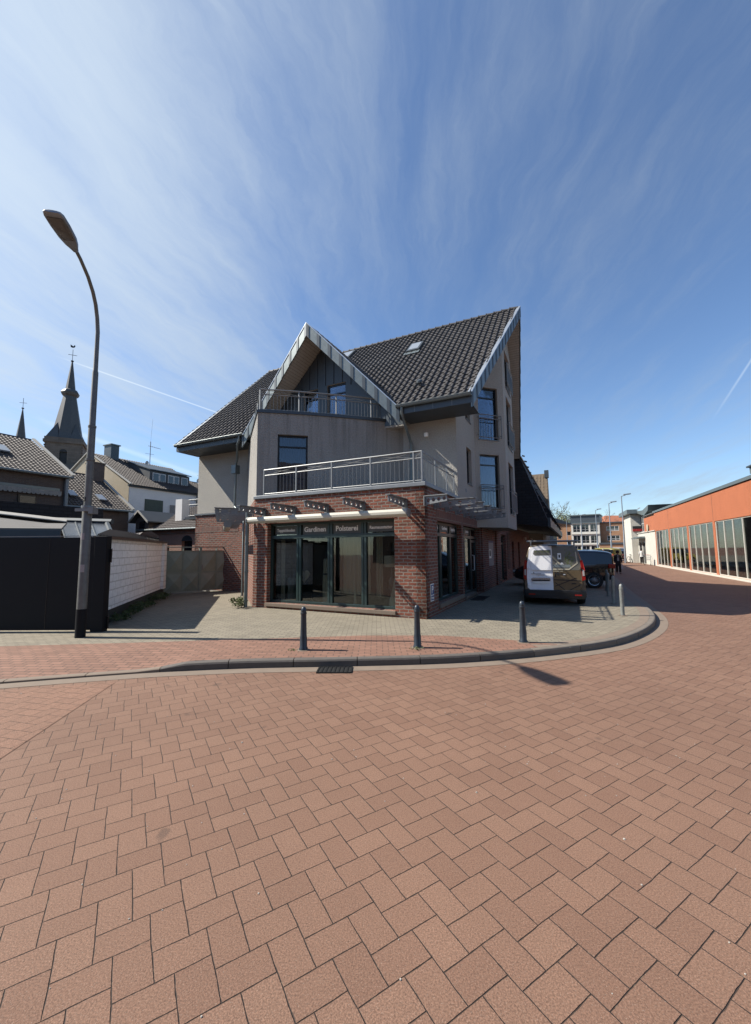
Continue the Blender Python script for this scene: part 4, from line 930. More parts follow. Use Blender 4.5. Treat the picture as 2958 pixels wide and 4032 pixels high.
# green gate
ga, gb = Vector((-8.22, 15.72, 0)), Vector((-6.28, 17.53, 0)); ge = gb - ga; gl_ = ge.length; t = thing('yard_gate', 'green steel double gate with diamond pressed panels closing the brick yard', 'gate', (*ga.xy, .12), math.atan2(ge.y, ge.x))
fr = MB(); zt, zr = 1.66, 1.86
for x in (0, gl_ * .49, gl_ * .51, gl_ - .04): fr.box(x, x + .045, -.03, .03, .06, zr)
for (a, b) in ((.05, gl_ * .49), (gl_ * .51 + .045, gl_ - .04)):
    for z in (.06, .80, zt, zr - .04): fr.box(a, b, -.025, .025, z, z + .04)
    xm = (a + b) / 2; fr.box(xm - .015, xm + .015, -.026, .026, .1, zr - .05)
part('gate_frame', fr, 'gategreen', t)
for li, (a, b) in enumerate(((.05, gl_ * .49), (gl_ * .51 + .045, gl_ - .04))):
    m = MB(); 
    for (x0, x1) in ((a, (a + b) / 2 - .015), ((a + b) / 2 + .015, b)):
        for (z0, z1) in ((.10, .80), (.84, zt)):
            m.box(x0, x1, -.006, .006, z0, z1); xm, zm = (x0 + x1) / 2, (z0 + z1) / 2; cx_ = b if x0 == a else a
            # pressed pyramid
            cr = [(x0 + .01, -.0065, z0 + .01), (x1 - .01, -.0065, z0 + .01), (x1 - .01, -.0065, z1 - .01), (x0 + .01, -.0065, z1 - .01)]; ap = (xm, -.085, zm)
            for i in range(4): m.poly([cr[i], cr[(i + 1) % 4], ap])
    part('gate_leaf', m, ('gategreen', 'gategreen2')[li], t, smooth=False)
m = MB(); m.tube([(gl_ * .52 + .05, -.08, 1.06), (gl_ * .52 + .05, -.08, 1.06), (gl_ * .52 + .17, -.08, 1.06)], .012, 6); m.box(gl_ * .52 + .02, gl_ * .52 + .06, -.05, -.03, .92, 1.12); part('handle', m, 'steel', t)

# ================================================================== THINGS ON AND IN THE SHOP
t = thing('parking_sign', 'blue and white parking sign screwed to the brick corner pier', 'sign', local=(.42, -.004, .52))
m = MB(); m.box(.29, .55, -.016, -.006, .50, .93); part('sign_plate', m, 'letters', t)
m = MB(); m.box(.31, .53, -.019, -.0165, .66, .905); m.box(.31, .53, -.019, -.0165, .525, .635); part('blue_field', m, 'blue', t)
part('letter', text_mb('P', .25, (.42, -.021, .775), (1, 0, 0), (0, 0, 1), (0, -1, 0), .003), 'letters', t); part('small_lettering', text_mb('Privat', .085, (.42, -.021, .582), (1, 0, 0), (0, 0, 1), (0, -1, 0), .003), 'letters', t)
t = thing('poster', 'pale poster with a violet header on the brick beside the shop door', 'poster', local=(8.4, -.004, 1.0))
m = MB(); m.box(7.86, 9.1, -.02, -.006, 1.05, 2.04); part('paper', m, 'poster', t); m = MB(); m.box(7.86, 9.1, -.03, -.006, 2.05, 2.12); part('header', m, 'posterp', t)
m = MB(); m.box(8.05, 8.55, -.026, -.021, 1.38, 1.75); part('picture', m, 'letters', t); m = MB(); m.box(8.13, 8.42, -.031, -.027, 1.47, 1.72); part('picture_centre', m, 'dark', t)
def curtain(y0, y1, x, z0, z1, label, mat='curtain', step=.127):
    m = MB(); y = y0; k = int((y1 - y0) / .021)
    for i in range(k):
        a, b = y0 + (y1 - y0) * i / k, y0 + (y1 - y0) * (i + 1) / k; f = lambda q: x + .035 * math.sin(q / step * 2 * math.pi) + .012 * math.sin(q * 31)
        m.poly([(f(b), b, z0), (f(a), a, z0), (f(a), a, z1), (f(b), b, z1)])
    return solo('curtain', m, mat, label, 'curtain', 'curtains in the shop window', base=(x, y0, z0), local=True, smooth=True)
curtain(1.88, 2.75, .75, .55, 2.58, 'pleated cream curtain filling the shop pane under the word Polsterei')
curtain(1.52, 1.74, .80, .5, 2.58, 'narrow cream curtain at the left of the lamp pane', step=.09)
curtain(.86, 1.12, .95, .5, 2.58, 'cream curtain behind the white shaded lamp', step=.1)
curtain(4.66, 4.86, .5, .3, 2.12, 'plain pale curtain strip at the far left of the shop window', step=.6)
m = MB(); m.box(.75, .78, 4.05, 4.62, .75, 2.1); 
for z in (.95, 1.15, 1.35, 1.6, 1.82, 2.0): m.box(.735, .749, 4.12, 4.55, z, z + .02)
solo('fabric_display', m, 'cloth', 'dark hanging fabric display with pale slats under the word Teppichboden', 'display', local=True, base=(.76, 4.3, .75))
m = MB(); m.box(.8, .83, 3.35, 3.83, .75, 1.95); solo('cloth_panel', m, 'cloth', 'dark grey cloth hanging behind the pane under the word Gardinen', 'cloth', local=True, base=(.8, 3.6, .75))
def lathe_thing(name, label, cat, loc, parts, local=True):
    t = thing(name, label, cat, local=loc)
    for nm, mt, pr in parts: m = MB(); m.lathe(loc, pr, 20); part(nm, m, mt, t, smooth=True)
    return t
lathe_thing('table_lamp', 'lamp with white drum shade in the right shop pane', 'lamp', (.62, 1.18, .27), [('lamp_shade', 'curtain', [(.21, 1.06), (.205, 1.36), (.2, 1.36), (.205, 1.06)]), ('lamp_base', 'steel', [(0, 0), (.11, 0), (.11, .03), (.05, .06), (.04, .4), (.09, .55), (.09, .7), (.03, .8), (.015, 1.1), (0, 1.1)])])
lathe_thing('dark_lamp', 'lamp with small black shade hanging above the white shaded lamp', 'lamp', (.9, 1.22, 1.2), [('lamp_shade', 'black', [(.2, .55), (.15, .8), (.145, .8), (.19, .55)]), ('lamp_stem', 'black', [(.012, .3), (.012, 1.4)])])
lathe_thing('fabric_roll', 'upright white fabric roll on a stand behind the pane under Gardinen', 'fabric roll', (.55, 3.18, .27), [('roll', 'curtain', [(0, 0), (.14, 0), (.15, .5), (.13, .9), (.12, 1.25), (.09, 1.28), (0, 1.28)]), ('band', 'steel', [(.145, .82), (.15, .84), (.145, .86)])])
lathe_thing('patterned_roll', 'short grey patterned roll low in the leftmost shop pane', 'fabric roll', (.5, 4.42, .27), [('roll', 'curtaing', [(0, 0), (.13, 0), (.13, .7), (0, .7)])])
lathe_thing('tassel', 'cream curtain tassel hanging low in the pane under Polsterei', 'tassel', (.42, 2.2, .3), [('cord', 'curtain', [(.004, .95), (.004, .8)]), ('fringe', 'curtain', [(.006, .8), (.02, .75), (.035, .2), (.045, .02), (0, .02)])])
m = MB(); m.prism([(.42, y, z) for y, z in [(3.93 - .20 * math.sin(a) ** 3 * 1.0, 1.05 + .013 * (13 * math.cos(a) - 5 * math.cos(2 * a) - 2 * math.cos(3 * a) - math.cos(4 * a))) for a in [2 * math.pi * k / 28 for k in range(28)]]], (.02, 0, 0)); solo('heart_decoration', m, 'curtain', 'cream heart shaped board behind the first mullion of the shop window', 'decoration', local=True, base=(.42, 3.93, 1.0))
m = MB(); m.loft([[(.45 + .1 * math.cos(a) * w_, .98 + .16 * math.sin(a) * w_, z) for a in [2 * math.pi * k / 12 for k in range(12)]] for z, w_ in ((.27, 1.4), (.5, 1.2), (.7, .8), (.95, .5), (1.05, .3))]); solo('draped_cloth', m, 'curtain', 'pale draped cloth heaped in the lower right corner of the shop window', 'cloth', local=True, base=(.45, .98, .27), smooth=True)
m = MB(); m.box(.5, .9, 3.3, 3.7, .27, .55); solo('display_box', m, 'room', 'low grey box standing left of the white fabric roll', 'box', local=True, base=(.7, 3.5, .27), bevel=.01)

# ================================================================== WHEELS AND CARS
def wheel(parent, c, r, wdt, ax=1, spokes=10, side=1):
    """c centre, axle along local y (ax=1)"""
    m = MB(); pr = [(r * .66, -wdt / 2), (r * .93, -wdt / 2), (r, -wdt * .32), (r, wdt * .32), (r * .93, wdt / 2), (r * .66, wdt / 2), (r * .64, 0), (r * .66, -wdt / 2)]; m.lathe(c, pr, 28, 'y'); w_ = part('wheel', m, 'rubber', parent, smooth=True)
    c = Vector(c); m = MB(); m.lathe(c, [(r * .655, side * wdt * .44), (r * .60, side * wdt * .40), (r * .60, side * wdt * .1)], 28, 'y'); m.lathe(c, [(0, side * wdt * .40), (r * .14, side * wdt * .38), (r * .15, side * wdt * .2)], 16, 'y')
    for k in range(spokes * 2):
        a = 2 * math.pi * (k // 2) / spokes + (.07 if k % 2 else -.07); a2 = 2 * math.pi * (k // 2) / spokes + (.17 if k % 2 else -.17)
        p0 = c + Vector((math.sin(a) * r * .1, side * wdt * .37, math.cos(a) * r * .1)); p1 = c + Vector((math.sin(a2) * r * .62, side * wdt * .34, math.cos(a2) * r * .62)); m.tube([p0, p1], [r * .03, r * .022], 4)
    part('rim', m, 'chrome', w_, smooth=False); m = MB(); m.lathe(c, [(0, side * wdt * .05), (r * .6, side * wdt * .05)], 20, 'y'); part('brake_disc', m, 'black', w_)
def carshell(name, st, mat, parent, k=2):
    """st: stations (x, half width, z bottom, z belt, half roof width, z top) -> smooth lofted body"""
    rings = []
    for x, wb, zb, zl, wt, zt in st:
        h = [(wb * .90, zb), (wb * .985, zb + .10), (wb, zb + (zl - zb) * .45), (wb * .985, zl), (wt + (wb - wt) * .45, zl + (zt - zl) * .5), (wt, zt - (zt - zl) * .14 - .01), (wt * .86, zt - .012), (wt * .45, zt), ]
        rings.append([(x, -a, b) for a, b in h] + [(x, a, b) for a, b in reversed(h)])
    m = MB(); m.loft(rings); o = part(name, m, mat, parent, smooth=True); 
    b_ = o.modifiers.new('soften', 'SUBSURF'); b_.levels = k; b_.render_levels = k
    for e in o.data.edges: pass
    return o
def side_glass(st, i0, i1, y, lo=.06, hi=.88, off=.012):
    """a pane on the flank between stations"""
    m = MB(); pts = []
    def P(s_, f): x, wb, zb, zl, wt, zt = s_; z = zl + (zt - zl) * f; w__ = wb * .985 + (wt - wb * .985) * (f * 1.05); return (x, y * (w__ + off), z)
    lo_ = [P(s_, lo) for s_ in st[i0:i1 + 1]]; hi_ = [P(s_, hi) for s_ in st[i0:i1 + 1]]
    for a, b, c, d_ in zip(lo_, lo_[1:], hi_[1:], hi_): m.poly([a, b, c, d_] if y < 0 else [d_, c, b, a])
    return m
# ---- the white van, rear towards us (x forward, y to its left)
hd_ = math.atan2((DX * .995 + DY * .09).y, (DX * .995 + DY * .09).x); vp = l2w(3.70, -2.68, .12)
t = thing('delivery_van', 'panel van seen from behind, left half white, right half printed with a living room', 'van', vp, hd_)
def vring(x, wb, wt, zt, zb=.30):
    h = [(wb - .06, zb), (wb, zb + .08), (wb + .005, .62), (wb, .98), (wb - .02, 1.12), (wt + .05, zt - .22), (wt, zt - .08), (wt - .08, zt - .015), (wt * .5, zt)]
    ln = max(0., 1 - x / 1.2) * .10
    return [(x + max(0, b - .95) * ln, -a, b) for a, b in h] + [(x + max(0, b - .95) * ln, a, b) for a, b in reversed(h)]
m = MB(); m.loft([vring(.06, .80, .62, 1.74), vring(.10, .835, .655, 1.765), vring(.5, .85, .67, 1.78), vring(2.6, .85, .67, 1.78), vring(3.1, .85, .62, 1.62), vring(3.55, .84, .60, 1.16, .3), vring(4.1, .80, .55, 1.0, .3), vring(4.3, .72, .45, .7, .35)])
part('body', m, 'vangold', t, smooth=True, bevel=.0)
def rp(y, z):   # point on the rear face, leaning forward a little with height
    return .045 + max(0, z - .95) * .10, y, z
def rpoly(pts, mat, name, parent, off=0., th=.012, label=None):
    P = [Vector(rp(*p)) + Vector((-off, 0, 0)) for p in pts]; m = MB(); m.prism(P, (-th, 0, 0)); return part(name, m, mat, parent, label)
# left (white) half and right (printed) half of the two doors; y positive is left in the picture
dl = rpoly([(.02, .43), (.66, .43), (.735, .50), (.745, .80), (.735, 1.15), (.66, 1.60), (.60, 1.70), (.40, 1.735), (.02, 1.745)], 'vanwhite', 'rear_door', t, label='white left rear door')
dr_ = rpoly([(.014, .43), (.014, 1.02), (-.735, 1.02), (-.745, .80), (-.735, .50), (-.66, .43)], 'wrapbrown', 'rear_door', t, label='right rear door printed with a wooden floor')
rpoly([(.014, 1.026), (.014, 1.745), (-.40, 1.735), (-.60, 1.70), (-.66, 1.60), (-.735, 1.15), (-.737, 1.026)], 'wrapwall', 'printed_window', dr_)
o = rpoly([(.06, 1.02), (.60, 1.02), (.625, 1.06), (.57, 1.58), (.54, 1.61), (.06, 1.63)], 'vanwhite', 'rear_window', dl, .0125, .006)
for k in range(7): pass
rpoly([(.05, 1.46), (.50, 1.45), (.545, 1.50), (.52, 1.61), (.05, 1.625)], 'printed' if False else 'wrapwall', 'faded_print', dl, .0195, .003)
for k in range(5): rpoly([(.10 + .085 * k, 1.55), (.15 + .085 * k, 1.55), (.15 + .085 * k, 1.585), (.10 + .085 * k, 1.585)], 'leafprint', 'printed_leaf', dl, .023, .002)
rpoly([(.10, .70), (.60, .695), (.63, .72), (.63, .76), (.58, .79), (.12, .795), (.09, .77)], 'silver', 'plate_recess', dl, .0125, .01)
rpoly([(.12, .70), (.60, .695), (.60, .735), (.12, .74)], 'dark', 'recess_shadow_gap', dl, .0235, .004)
rpoly([(.13, .62), (.58, .62), (.58, .685), (.13, .69)], 'letters', 'blank_plate', dl, .0125, .008)
rpoly([(.34, .905), (.62, .90), (.62, .915), (.34, .92)], 'silver', 'faded_lettering', dl, .0125, .003); rpoly([(.26, .87), (.50, .87), (.50, .88), (.26, .882)], 'silver', 'faded_lettering', dl, .0125, .003)
# the print: framed picture, sofa, cushions, table legs, plants, cream line, herringbone floor joints
rpoly([(-.13, 1.34), (-.225, 1.34), (-.225, 1.52), (-.13, 1.52)], 'letters', 'printed_frame', dr_, .0125, .003); rpoly([(-.155, 1.385), (-.20, 1.385), (-.20, 1.475), (-.155, 1.475)], 'dark', 'printed_picture', dr_, .016, .002)
rpoly([(.012, 1.10), (-.47, 1.10), (-.47, 1.15), (-.44, 1.18), (-.26, 1.19), (-.24, 1.165), (-.22, 1.19), (.012, 1.185)], 'sofa', 'printed_sofa', dr_, .0125, .003)
rpoly([(-.06, 1.19), (-.19, 1.19), (-.17, 1.25), (-.10, 1.27)], 'wrapcream', 'printed_cushion', dr_, .0125, .003); rpoly([(-.19, 1.19), (-.29, 1.19), (-.25, 1.245), (-.21, 1.25)], 'letters', 'printed_cushion', dr_, .0125, .003)
rd = random.Random(5); m = MB()
for _ in range(90):
    y, z = -.32 - abs(rd.gauss(0, .13)), 1.36 + rd.gauss(0, .12)
    if y < -.62 + max(0, z - 1.4) * .15 or z > 1.62 or z < 1.15: continue
    a = rd.uniform(0, 3.14); q = [rp(y + math.cos(a + k * 1.571) * (.024 if k % 2 else .012), z + math.sin(a + k * 1.571) * (.024 if k % 2 else .012)) for k in range(4)]; m.poly([(x - .0145, yy, zz) for x, yy, zz in q])
part('printed_plants', m, 'leafprint', dr_, uv=False)
rpoly([(.012, 1.03), (-.42, 1.03), (-.66, 1.22), (-.63, 1.56), (-.60, 1.56), (-.625, 1.235), (-.41, 1.065), (.012, 1.065)], 'wrapcream', 'printed_outline', dr_, .0165, .003)
rpoly([(.012, .985), (-.26, .985), (-.26, 1.0), (.012, 1.0)], 'wrapcream', 'printed_table', dr_, .0125, .003)
for y0, y1, z0, z1 in ((-.03, -.06, .82, .98), (-.10, -.13, .86, .98), (-.02, -.32, .90, .93)): rpoly([(y0, z0), (y1, z0), (y1, z1), (y0, z1)], 'dark', 'printed_table_leg', dr_, .0165, .002)
rpoly([(-.25, .885), (-.31, .885), (-.31, .91), (-.25, .91)], 'letters', 'printed_bowl', dr_, .0165, .003)
for a, b in (((-.03, .66), (-.28, .45)), ((-.72, .62), (-.40, .44)), ((.01, .74), (-.72, .72)), ((-.02, .55), (-.6, .80))):
    e = Vector((b[0] - a[0], b[1] - a[1])).normalized(); q = Vector((-e.y, e.x)) * .011; rpoly([(a[0] - q.x, a[1] - q.y), (b[0] - q.x, b[1] - q.y), (b[0] + q.x, b[1] + q.y), (a[0] + q.x, a[1] + q.y)], 'dark', 'printed_floor_joint', dr_, .0125, .002)
rpoly([(-.46, .62), (-.58, .62), (-.60, .635), (-.57, .655), (-.47, .65)], 'dark', 'door_badge', dr_, .0125, .008)
rpoly([(.74, .425), (.74, .405), (-.74, .405), (-.74, .425)], 'vanblack', 'door_gap', t, .0, .008)
for sgn in (1, -1):
    lm_ = rpoly([(sgn * .75, .72), (sgn * .835, .76), (sgn * .83, 1.05), (sgn * .78, 1.32), (sgn * .72, 1.30), (sgn * .745, 1.0)], 'tail', 'tail_lamp', t, .0, .03)
    rpoly([(sgn * .762, .86), (sgn * .815, .87), (sgn * .81, 1.03), (sgn * .762, 1.05)], 'tailw', 'clear_lens', lm_, .031, .004)
m = MB(); m.loft([[(x, y * w_, z) for y, x, z in ((-1, .30, a), (-.97, .0, a), (-.8, -.06, a), (0, -.09, a), (.8, -.06, a), (.97, .0, a), (1, .30, a), (.9, .4, a), (-.9, .4, a))] for a, w_ in ((.20, .80), (.26, .86), (.40, .87), (.44, .85))]); part('rear_bumper', m, 'vanblack', t, smooth=True, bevel=.01)
for y in (-.62, .62): m = MB(); m.box(-.085, -.04, y - .09, y + .09, .30, .335); part('reflector', m, 'tail', t)
for x in (.75, 3.35):
    for y in (-.76, .76): wheel(t, (x, y, .31), .32, .2, side=1 if y > 0 else -1)
m = MB(); m.box(.62, 3.6, -.70, .70, .16, .34); part('underbody', m, 'rubber', t)
m = MB(); m.tube([(.22, -.72, 1.885), (.22, .72, 1.885)], .022, 8); m.tube([(1.4, -.72, 1.885), (1.4, .72, 1.885)], .022, 8)
for x in (.22, 1.4):
    for y in (-.6, .6): m.box(x - .03, x + .03, y - .02, y + .02, 1.74, 1.89)
part('roof_rack', m, 'steel', t)
m = MB(); m.box(-.01, .09, -.12, .12, 1.735, 1.765); part('brake_lamp', m, 'vanblack', t, bevel=.008)
for y in (.71, -.71):
    for z in (.55, 1.05): m = MB(); m.box(-.0, .05, y - .02, y + .02, z, z + .07); part('door_hinge', m, 'vanwhite' if y > 0 else 'vangold', t, bevel=.006)

# ---- the dark people carrier parked across, tail to the street (x forward = local +y)
def car(loc, ang, label, mat, L=4.4, Wd=1.78, Hh=1.6, glassm='glassbk', group=None, kind='wagon', name='parked_car', detail=True):
    t = thing(name, label, 'car', loc, ang, group); h = Wd / 2; zl = Hh * .58
    if kind == 'van': st = [(0, h * .80, .42, zl, h * .70, Hh * .86), (.10, h * .93, .30, zl, h * .80, Hh * .95), (.7, h, .22, zl, h * .82, Hh), (L * .5, h, .2, zl, h * .82, Hh), (L * .62, h, .2, zl, h * .78, Hh * .97), (L * .80, h * .99, .2, zl * .98, h * .80, zl * 1.10), (L * .93, h * .93, .24, zl * .82, h * .78, zl * .92), (L, h * .78, .36, zl * .62, h * .62, zl * .70)]
    else: st = [(0, h * .80, .42, zl, h * .66, zl * 1.06), (.14, h * .94, .28, zl, h * .72, Hh * .86), (.75, h, .22, zl, h * .78, Hh * .985), (L * .42, h, .2, zl, h * .79, Hh), (L * .55, h, .2, zl, h * .77, Hh * .96), (L * .74, h * .99, .2, zl * .97, h * .80, zl * 1.08), (L * .92, h * .92, .24, zl * .80, h * .76, zl * .90), (L, h * .76, .36, zl * .60, h * .60, zl * .68)]
    carshell('body', st, mat, t)
    for sd2 in (1, -1): part('side_window', side_glass(st, 1, 5, sd2, .12, .80, .004), glassm, t, smooth=True)
    a, b = st[0], st[1]; m = MB(); m.poly([(.035, -a[4] * .95, zl + .06), (.035, a[4] * .95, zl + .06), (.30, b[4] * .86, Hh * .90), (.30, -b[4] * .86, Hh * .90)][::-1]); part('rear_window', m, glassm, t)
    m = MB(); x0, x1 = L * .735, L * .575; m.poly([(x0, -h * .74, zl * 1.07), (x1, -h * .70, Hh * .93), (x1, h * .70, Hh * .93), (x0, h * .74, zl * 1.07)]); part('windscreen', m, glassm, t)
    for x in (.78, L * .80):
        for y in (-1, 1): wheel(t, (x, y * (h - .10), .33), .335, .21, side=y, spokes=10 if detail else 5)
    for y in (-1, 1): m = MB(); m.box(-.01, .24, y * h * .875 - .115, y * h * .875 + .115, .82, 1.0); part('tail_lamp', m, 'tail', t, bevel=.02); m = MB(); m.box(L - .16, L - .02, y * h * .62 - .12, y * h * .62 + .12, .60, .70); part('headlight', m, 'tailw', t, bevel=.02)
    return t
dyw = math.atan2(DY.y, DY.x)
car(l2w(10.62, -4.72, .12), dyw, 'dark blue people carrier parked across, its tail lamp to the street, behind the van', 'carnavy', L=4.05, Wd=1.82, Hh=1.58, kind='van')

# ================================================================== RIGHT: the orange market hall
O0, O1 = gz(*Fc(1640, 805)), gz(*Fc(990, 690)); oe = (O1 - O0).normalized(); oa = math.atan2(oe.y, oe.x)
t = thing('market_hall', 'long low hall with orange rendered fascia and tall panes between orange piers', 'building', (O0.x, O0.y, 0), oa)
# local x runs away along the wall, local y = into the building is -y (to the right), so depth d goes to -y
def orm(u, d): return (u, -d)
bays = [(-11.4, -6.5), (-6.15, -1.1), (-.95, 4.05), (4.40, 9.32), (9.66, 14.52), (14.86, 19.55)]
def flip(mb): mb.f = [tuple(reversed(f)) for f in mb.f]; return mb
m = flip(wall(orm, [-11.6, 25.4], [-.02, 5.02], [(a, b, .12, 3.30) for a, b in bays] , .3)); m = clip(m, Vector((19.75, 0, 0)), Vector((1, 0, 0)))
m.add(flip(wall(orm, [19.75, 24.6], [3.34, 4.82], [], .3)))
part('orange_wall', m, 'orange', t)
m = MB(); m.box(-11.6, 24.7, -.36, .07, 5.03, 5.10); m.box(-11.6, 20.2, -.30, .03, 5.101, 5.22); part('roof_edge', m, 'zinc', t)
m = MB(); m.box(-11.7, .35, -9, -.75, 5.225, 5.52); m.box(-11.7, .5, -9, -.6, 5.521, 5.85); part('parapet_block', m, 'zinc', t); m = MB(); m.box(-11.8, .6, -9, -.5, 5.851, 5.93); part('parapet_cap', m, 'zincd', t)
m = MB()
for x in (4.22, 14.7): m.box(x - .012, x + .012, -.002, .004, 3.35, 5.0)
part('expansion_joint', m, 'tileold', t)
for i, (a, b) in enumerate(bays):
    f = MB(); n = 4; z0, z1 = .12, 3.30
    f.box(a, b, -.10, -.04, z0, z0 + .05); f.box(a, b, -.10, -.04, z1 - .06, z1)
    for k in range(n + 1): x = a + (b - a) * k / n; x = min(max(x, a + .03), b - .03); f.box(x - .028, x + .028, -.105, -.035, z0 + .05, z1 - .06)
    o = part('window_frame', f, 'cream', t)
    for k in range(n): g_ = MB(); x0, x1 = a + (b - a) * k / n + .03, a + (b - a) * (k + 1) / n - .03; g_.box(x0, x1, -.075, -.068, z0 + .05, z1 - .06); part('pane', g_, 'glass', o)
    g_ = MB(); g_.box(a, b, -1.2, -1.15, .1, 2.3); part('frosted_screen', g_, 'screen', o)
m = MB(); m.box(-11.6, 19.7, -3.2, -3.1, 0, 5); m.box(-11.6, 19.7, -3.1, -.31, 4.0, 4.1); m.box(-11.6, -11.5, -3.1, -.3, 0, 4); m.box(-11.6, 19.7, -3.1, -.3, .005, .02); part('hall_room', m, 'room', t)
m = MB(); m.box(-11.6, 19.75, -.04, .05, .0, .11); part('white_kerb_edge', m, 'cream', t)
m = flip(wall(orm, [19.76, 28.6], [-.02, 3.32], [(24.7, 26.3, .02, 2.35), (26.5, 27.9, .02, 2.35)], .3)); part('white_wall', m, 'cream', t)
for a, b in ((24.7, 26.3), (26.5, 27.9)):
    f = MB(); f.box(a, b, -.15, -.10, 2.25, 2.35)
    for x in (a + .03, (a + b) / 2, b - .03): f.box(x - .03, x + .03, -.15, -.10, .02, 2.25)
    o = part('entrance_door', f, 'steel', t); g_ = MB(); g_.box(a, b, -.13, -.12, .02, 2.3); part('pane', g_, 'glassbk', o)
m = MB(); m.box(24.4, 28.3, -.1, .75, 2.72, 2.80); m.box(24.6, 28.1, .0, .5, 2.81, 2.92); part('entrance_canopy', m, 'zinc', t); m = MB(); m.box(19.7, 28.7, -.2, .08, 3.325, 3.40); part('ledge', m, 'cream', t)
m = MB(); m.lathe((22.6, .06, 3.72), [(0, 0), (.40, .02), (.40, .05), (0, .08)], 20, 'y'); part('round_sign', m, 'beigerender', t)
# upper glazed block with the folded grey roof further along
m = MB(); m.box(26.0, 33, -8, -.5, 3.3, 5.6); m.box(28.7, 33.5, -1.0, .6, -.02, 5.6); part('upper_block', m, 'cream', t)
f = MB(); f.box(26.2, 31.2, -.49, -.42, 3.5, 5.4); o = part('upper_window', f, 'glassbk', t); f = MB()
for k in range(7): f.box(26.2 + k * .8, 26.28 + k * .8, -.41, -.38, 3.5, 5.4)
for z in (3.5, 4.4, 5.36): f.box(26.2, 31.2, -.415, -.385, z, z + .06)
part('window_bars', f, 'white', o)
m = MB(); m.prism([(24.4, 0, 5.15), (22.4, 0, 5.5), (22.0, 0, 6.05), (25.0, 0, 5.75), (33.5, 0, 6.15), (34.5, 0, 6.1), (34.2, 0, 5.62), (28.0, 0, 5.62)], (0, -8.0, 0)); m.box(28, 34.6, -.0, 1.0, 5.65, 6.12); part('folded_roof', m, 'zinc', t)
for i, z in enumerate((3.62, 3.95)): m = MB(); m.box(28.55, 28.69, -.5, .45, z, z + .27); part('red_letter_box', m, 'red' if i == 0 else 'dark', t)

# ================================================================== BEHIND: school, terraces, lamps, cars, people
def facade(name, label, cat, u0, u1, v0, v1, D, mat, wins, depth=8., frame='white', rows=None, pane='glassbk', bars=2, base=None, tilt=0.):
    """upright block whose front stands at distance D between picture columns u0..u1"""
    a, b = at(u0, v1, D), at(u1, v1, D + tilt); a.z = b.z = 0; top = at((u0 + u1) / 2, v0, D + tilt / 2).z; e = b - a; L = e.length; t = thing(name, label, cat, a, math.atan2(e.y, e.x))
    hs = [(w[0] * L, w[1] * L, w[2] * top, w[3] * top) for w in wins]; m = wall(lambda u, d_: (u, d_), [0, L], [-.1, top], hs, .35); m.box(0, L, .36, depth, -.1, top); part('wall', m, mat, t)
    for h in hs:
        f = MB(); s_ = (h[1] - h[0]); th = max(.05, s_ * .035); f.box(h[0], h[1], .06, .14, h[2], h[2] + th); f.box(h[0], h[1], .06, .14, h[3] - th, h[3]); f.box(h[0], h[1], .06, .14, h[2] + (h[3] - h[2]) * .3, h[2] + (h[3] - h[2]) * .3 + th * .8) if bars > 1 else None
        for k in range(bars + 1): x = h[0] + s_ * k / bars; x = min(max(x, h[0] + th / 2), h[1] - th / 2); f.box(x - th / 2, x + th / 2, .055, .145, h[2] + th, h[3] - th)
        o = part('window', f, frame, t); g_ = MB(); g_.box(h[0], h[1], .10, .11, h[2], h[3]); part('pane', g_, pane, o)
    return t, L, top
SD = 118.
fx = lambda x: Fc(x, 0)[0]; fy_ = lambda y: Fc(0, y)[1]
wn = []
for r0, r1 in ((.02, .26), (.335, .60), (.70, .97)):
    for k in range(3): wn.append((.07 + k * .305, .07 + k * .305 + .255, r0 + .01, r1))
ts, L_, top_ = facade('school_block', 'white three storey school block with dark band of cladding on its roof', 'school', fx(372), fx(578), fy_(382), fy_(598), SD, 'cream', wn, tilt=-4.1)
m = MB(); m.box(-.1, L_ + .1, .0, 8, top_ + .01, top_ + 2.2); part('roof_cladding', m, 'zincd', ts); m = MB(); m.box(-.3, L_ + .3, -.35, 8.2, top_ + 2.21, top_ + 2.5); m.box(-.2, L_ + .2, -.3, .0, top_ - .05, top_ + .15); part('roof_edge', m, 'zinc', ts)
m = MB()
for z in (.30, .645): m.box(0, L_, -.3, -.01, z * top_ - .05, z * top_ + .12)
part('sun_ledge', m, 'cream', ts)
t1, L1, tp1 = facade('brick_wing', 'tall brown brick wing right of the white school block', 'school', fx(579), fx(748), fy_(380), fy_(600), SD - 3., 'brickbrown', [(.28, .82, .74, .90), (.30, .84, .43, .59), (.10, .28, .17, .26), (.66, .80, .17, .26)], bars=3, tilt=-3.4)
m = MB(); m.box(-.2, L1 + .2, -.3, 8.2, tp1 + .01, tp1 + .3); m.box(-.1, L1 + 6, -2.5, -.02, tp1 * .30, tp1 * .36); part('roof_edge', m, 'zincd', t1); m = MB(); m.box(0, L1 + 6, -2.3, -.1, 0, tp1 * .3); part('low_wing', m, 'brickbrown', t1)
t3, L3, tp3 = facade('brick_wing', 'narrow brown brick wing left of the white school block', 'school', fx(268), fx(371), fy_(398), fy_(600), SD + 3., 'brickbrown', [(.08, .32, .52, .63), (.70, .98, .64, .78), (.72, 1.0 - .02, .30, .42)], bars=1, tilt=-2.1)
m = MB(); m.box(-.2, L3 + .2, -.3, 8.2, tp3 + .01, tp3 + .3); part('roof_edge', m, 'zincd', t3)
t4, L4, tp4 = facade('grey_house', 'grey clad house with pale bay behind the end of the dark eaves', 'house', fx(195), fx(267), fy_(375), fy_(600), 96, 'zincd', [(.15, .6, .62, .82), (.66, .95, .5, .8)], frame='cream', bars=1)
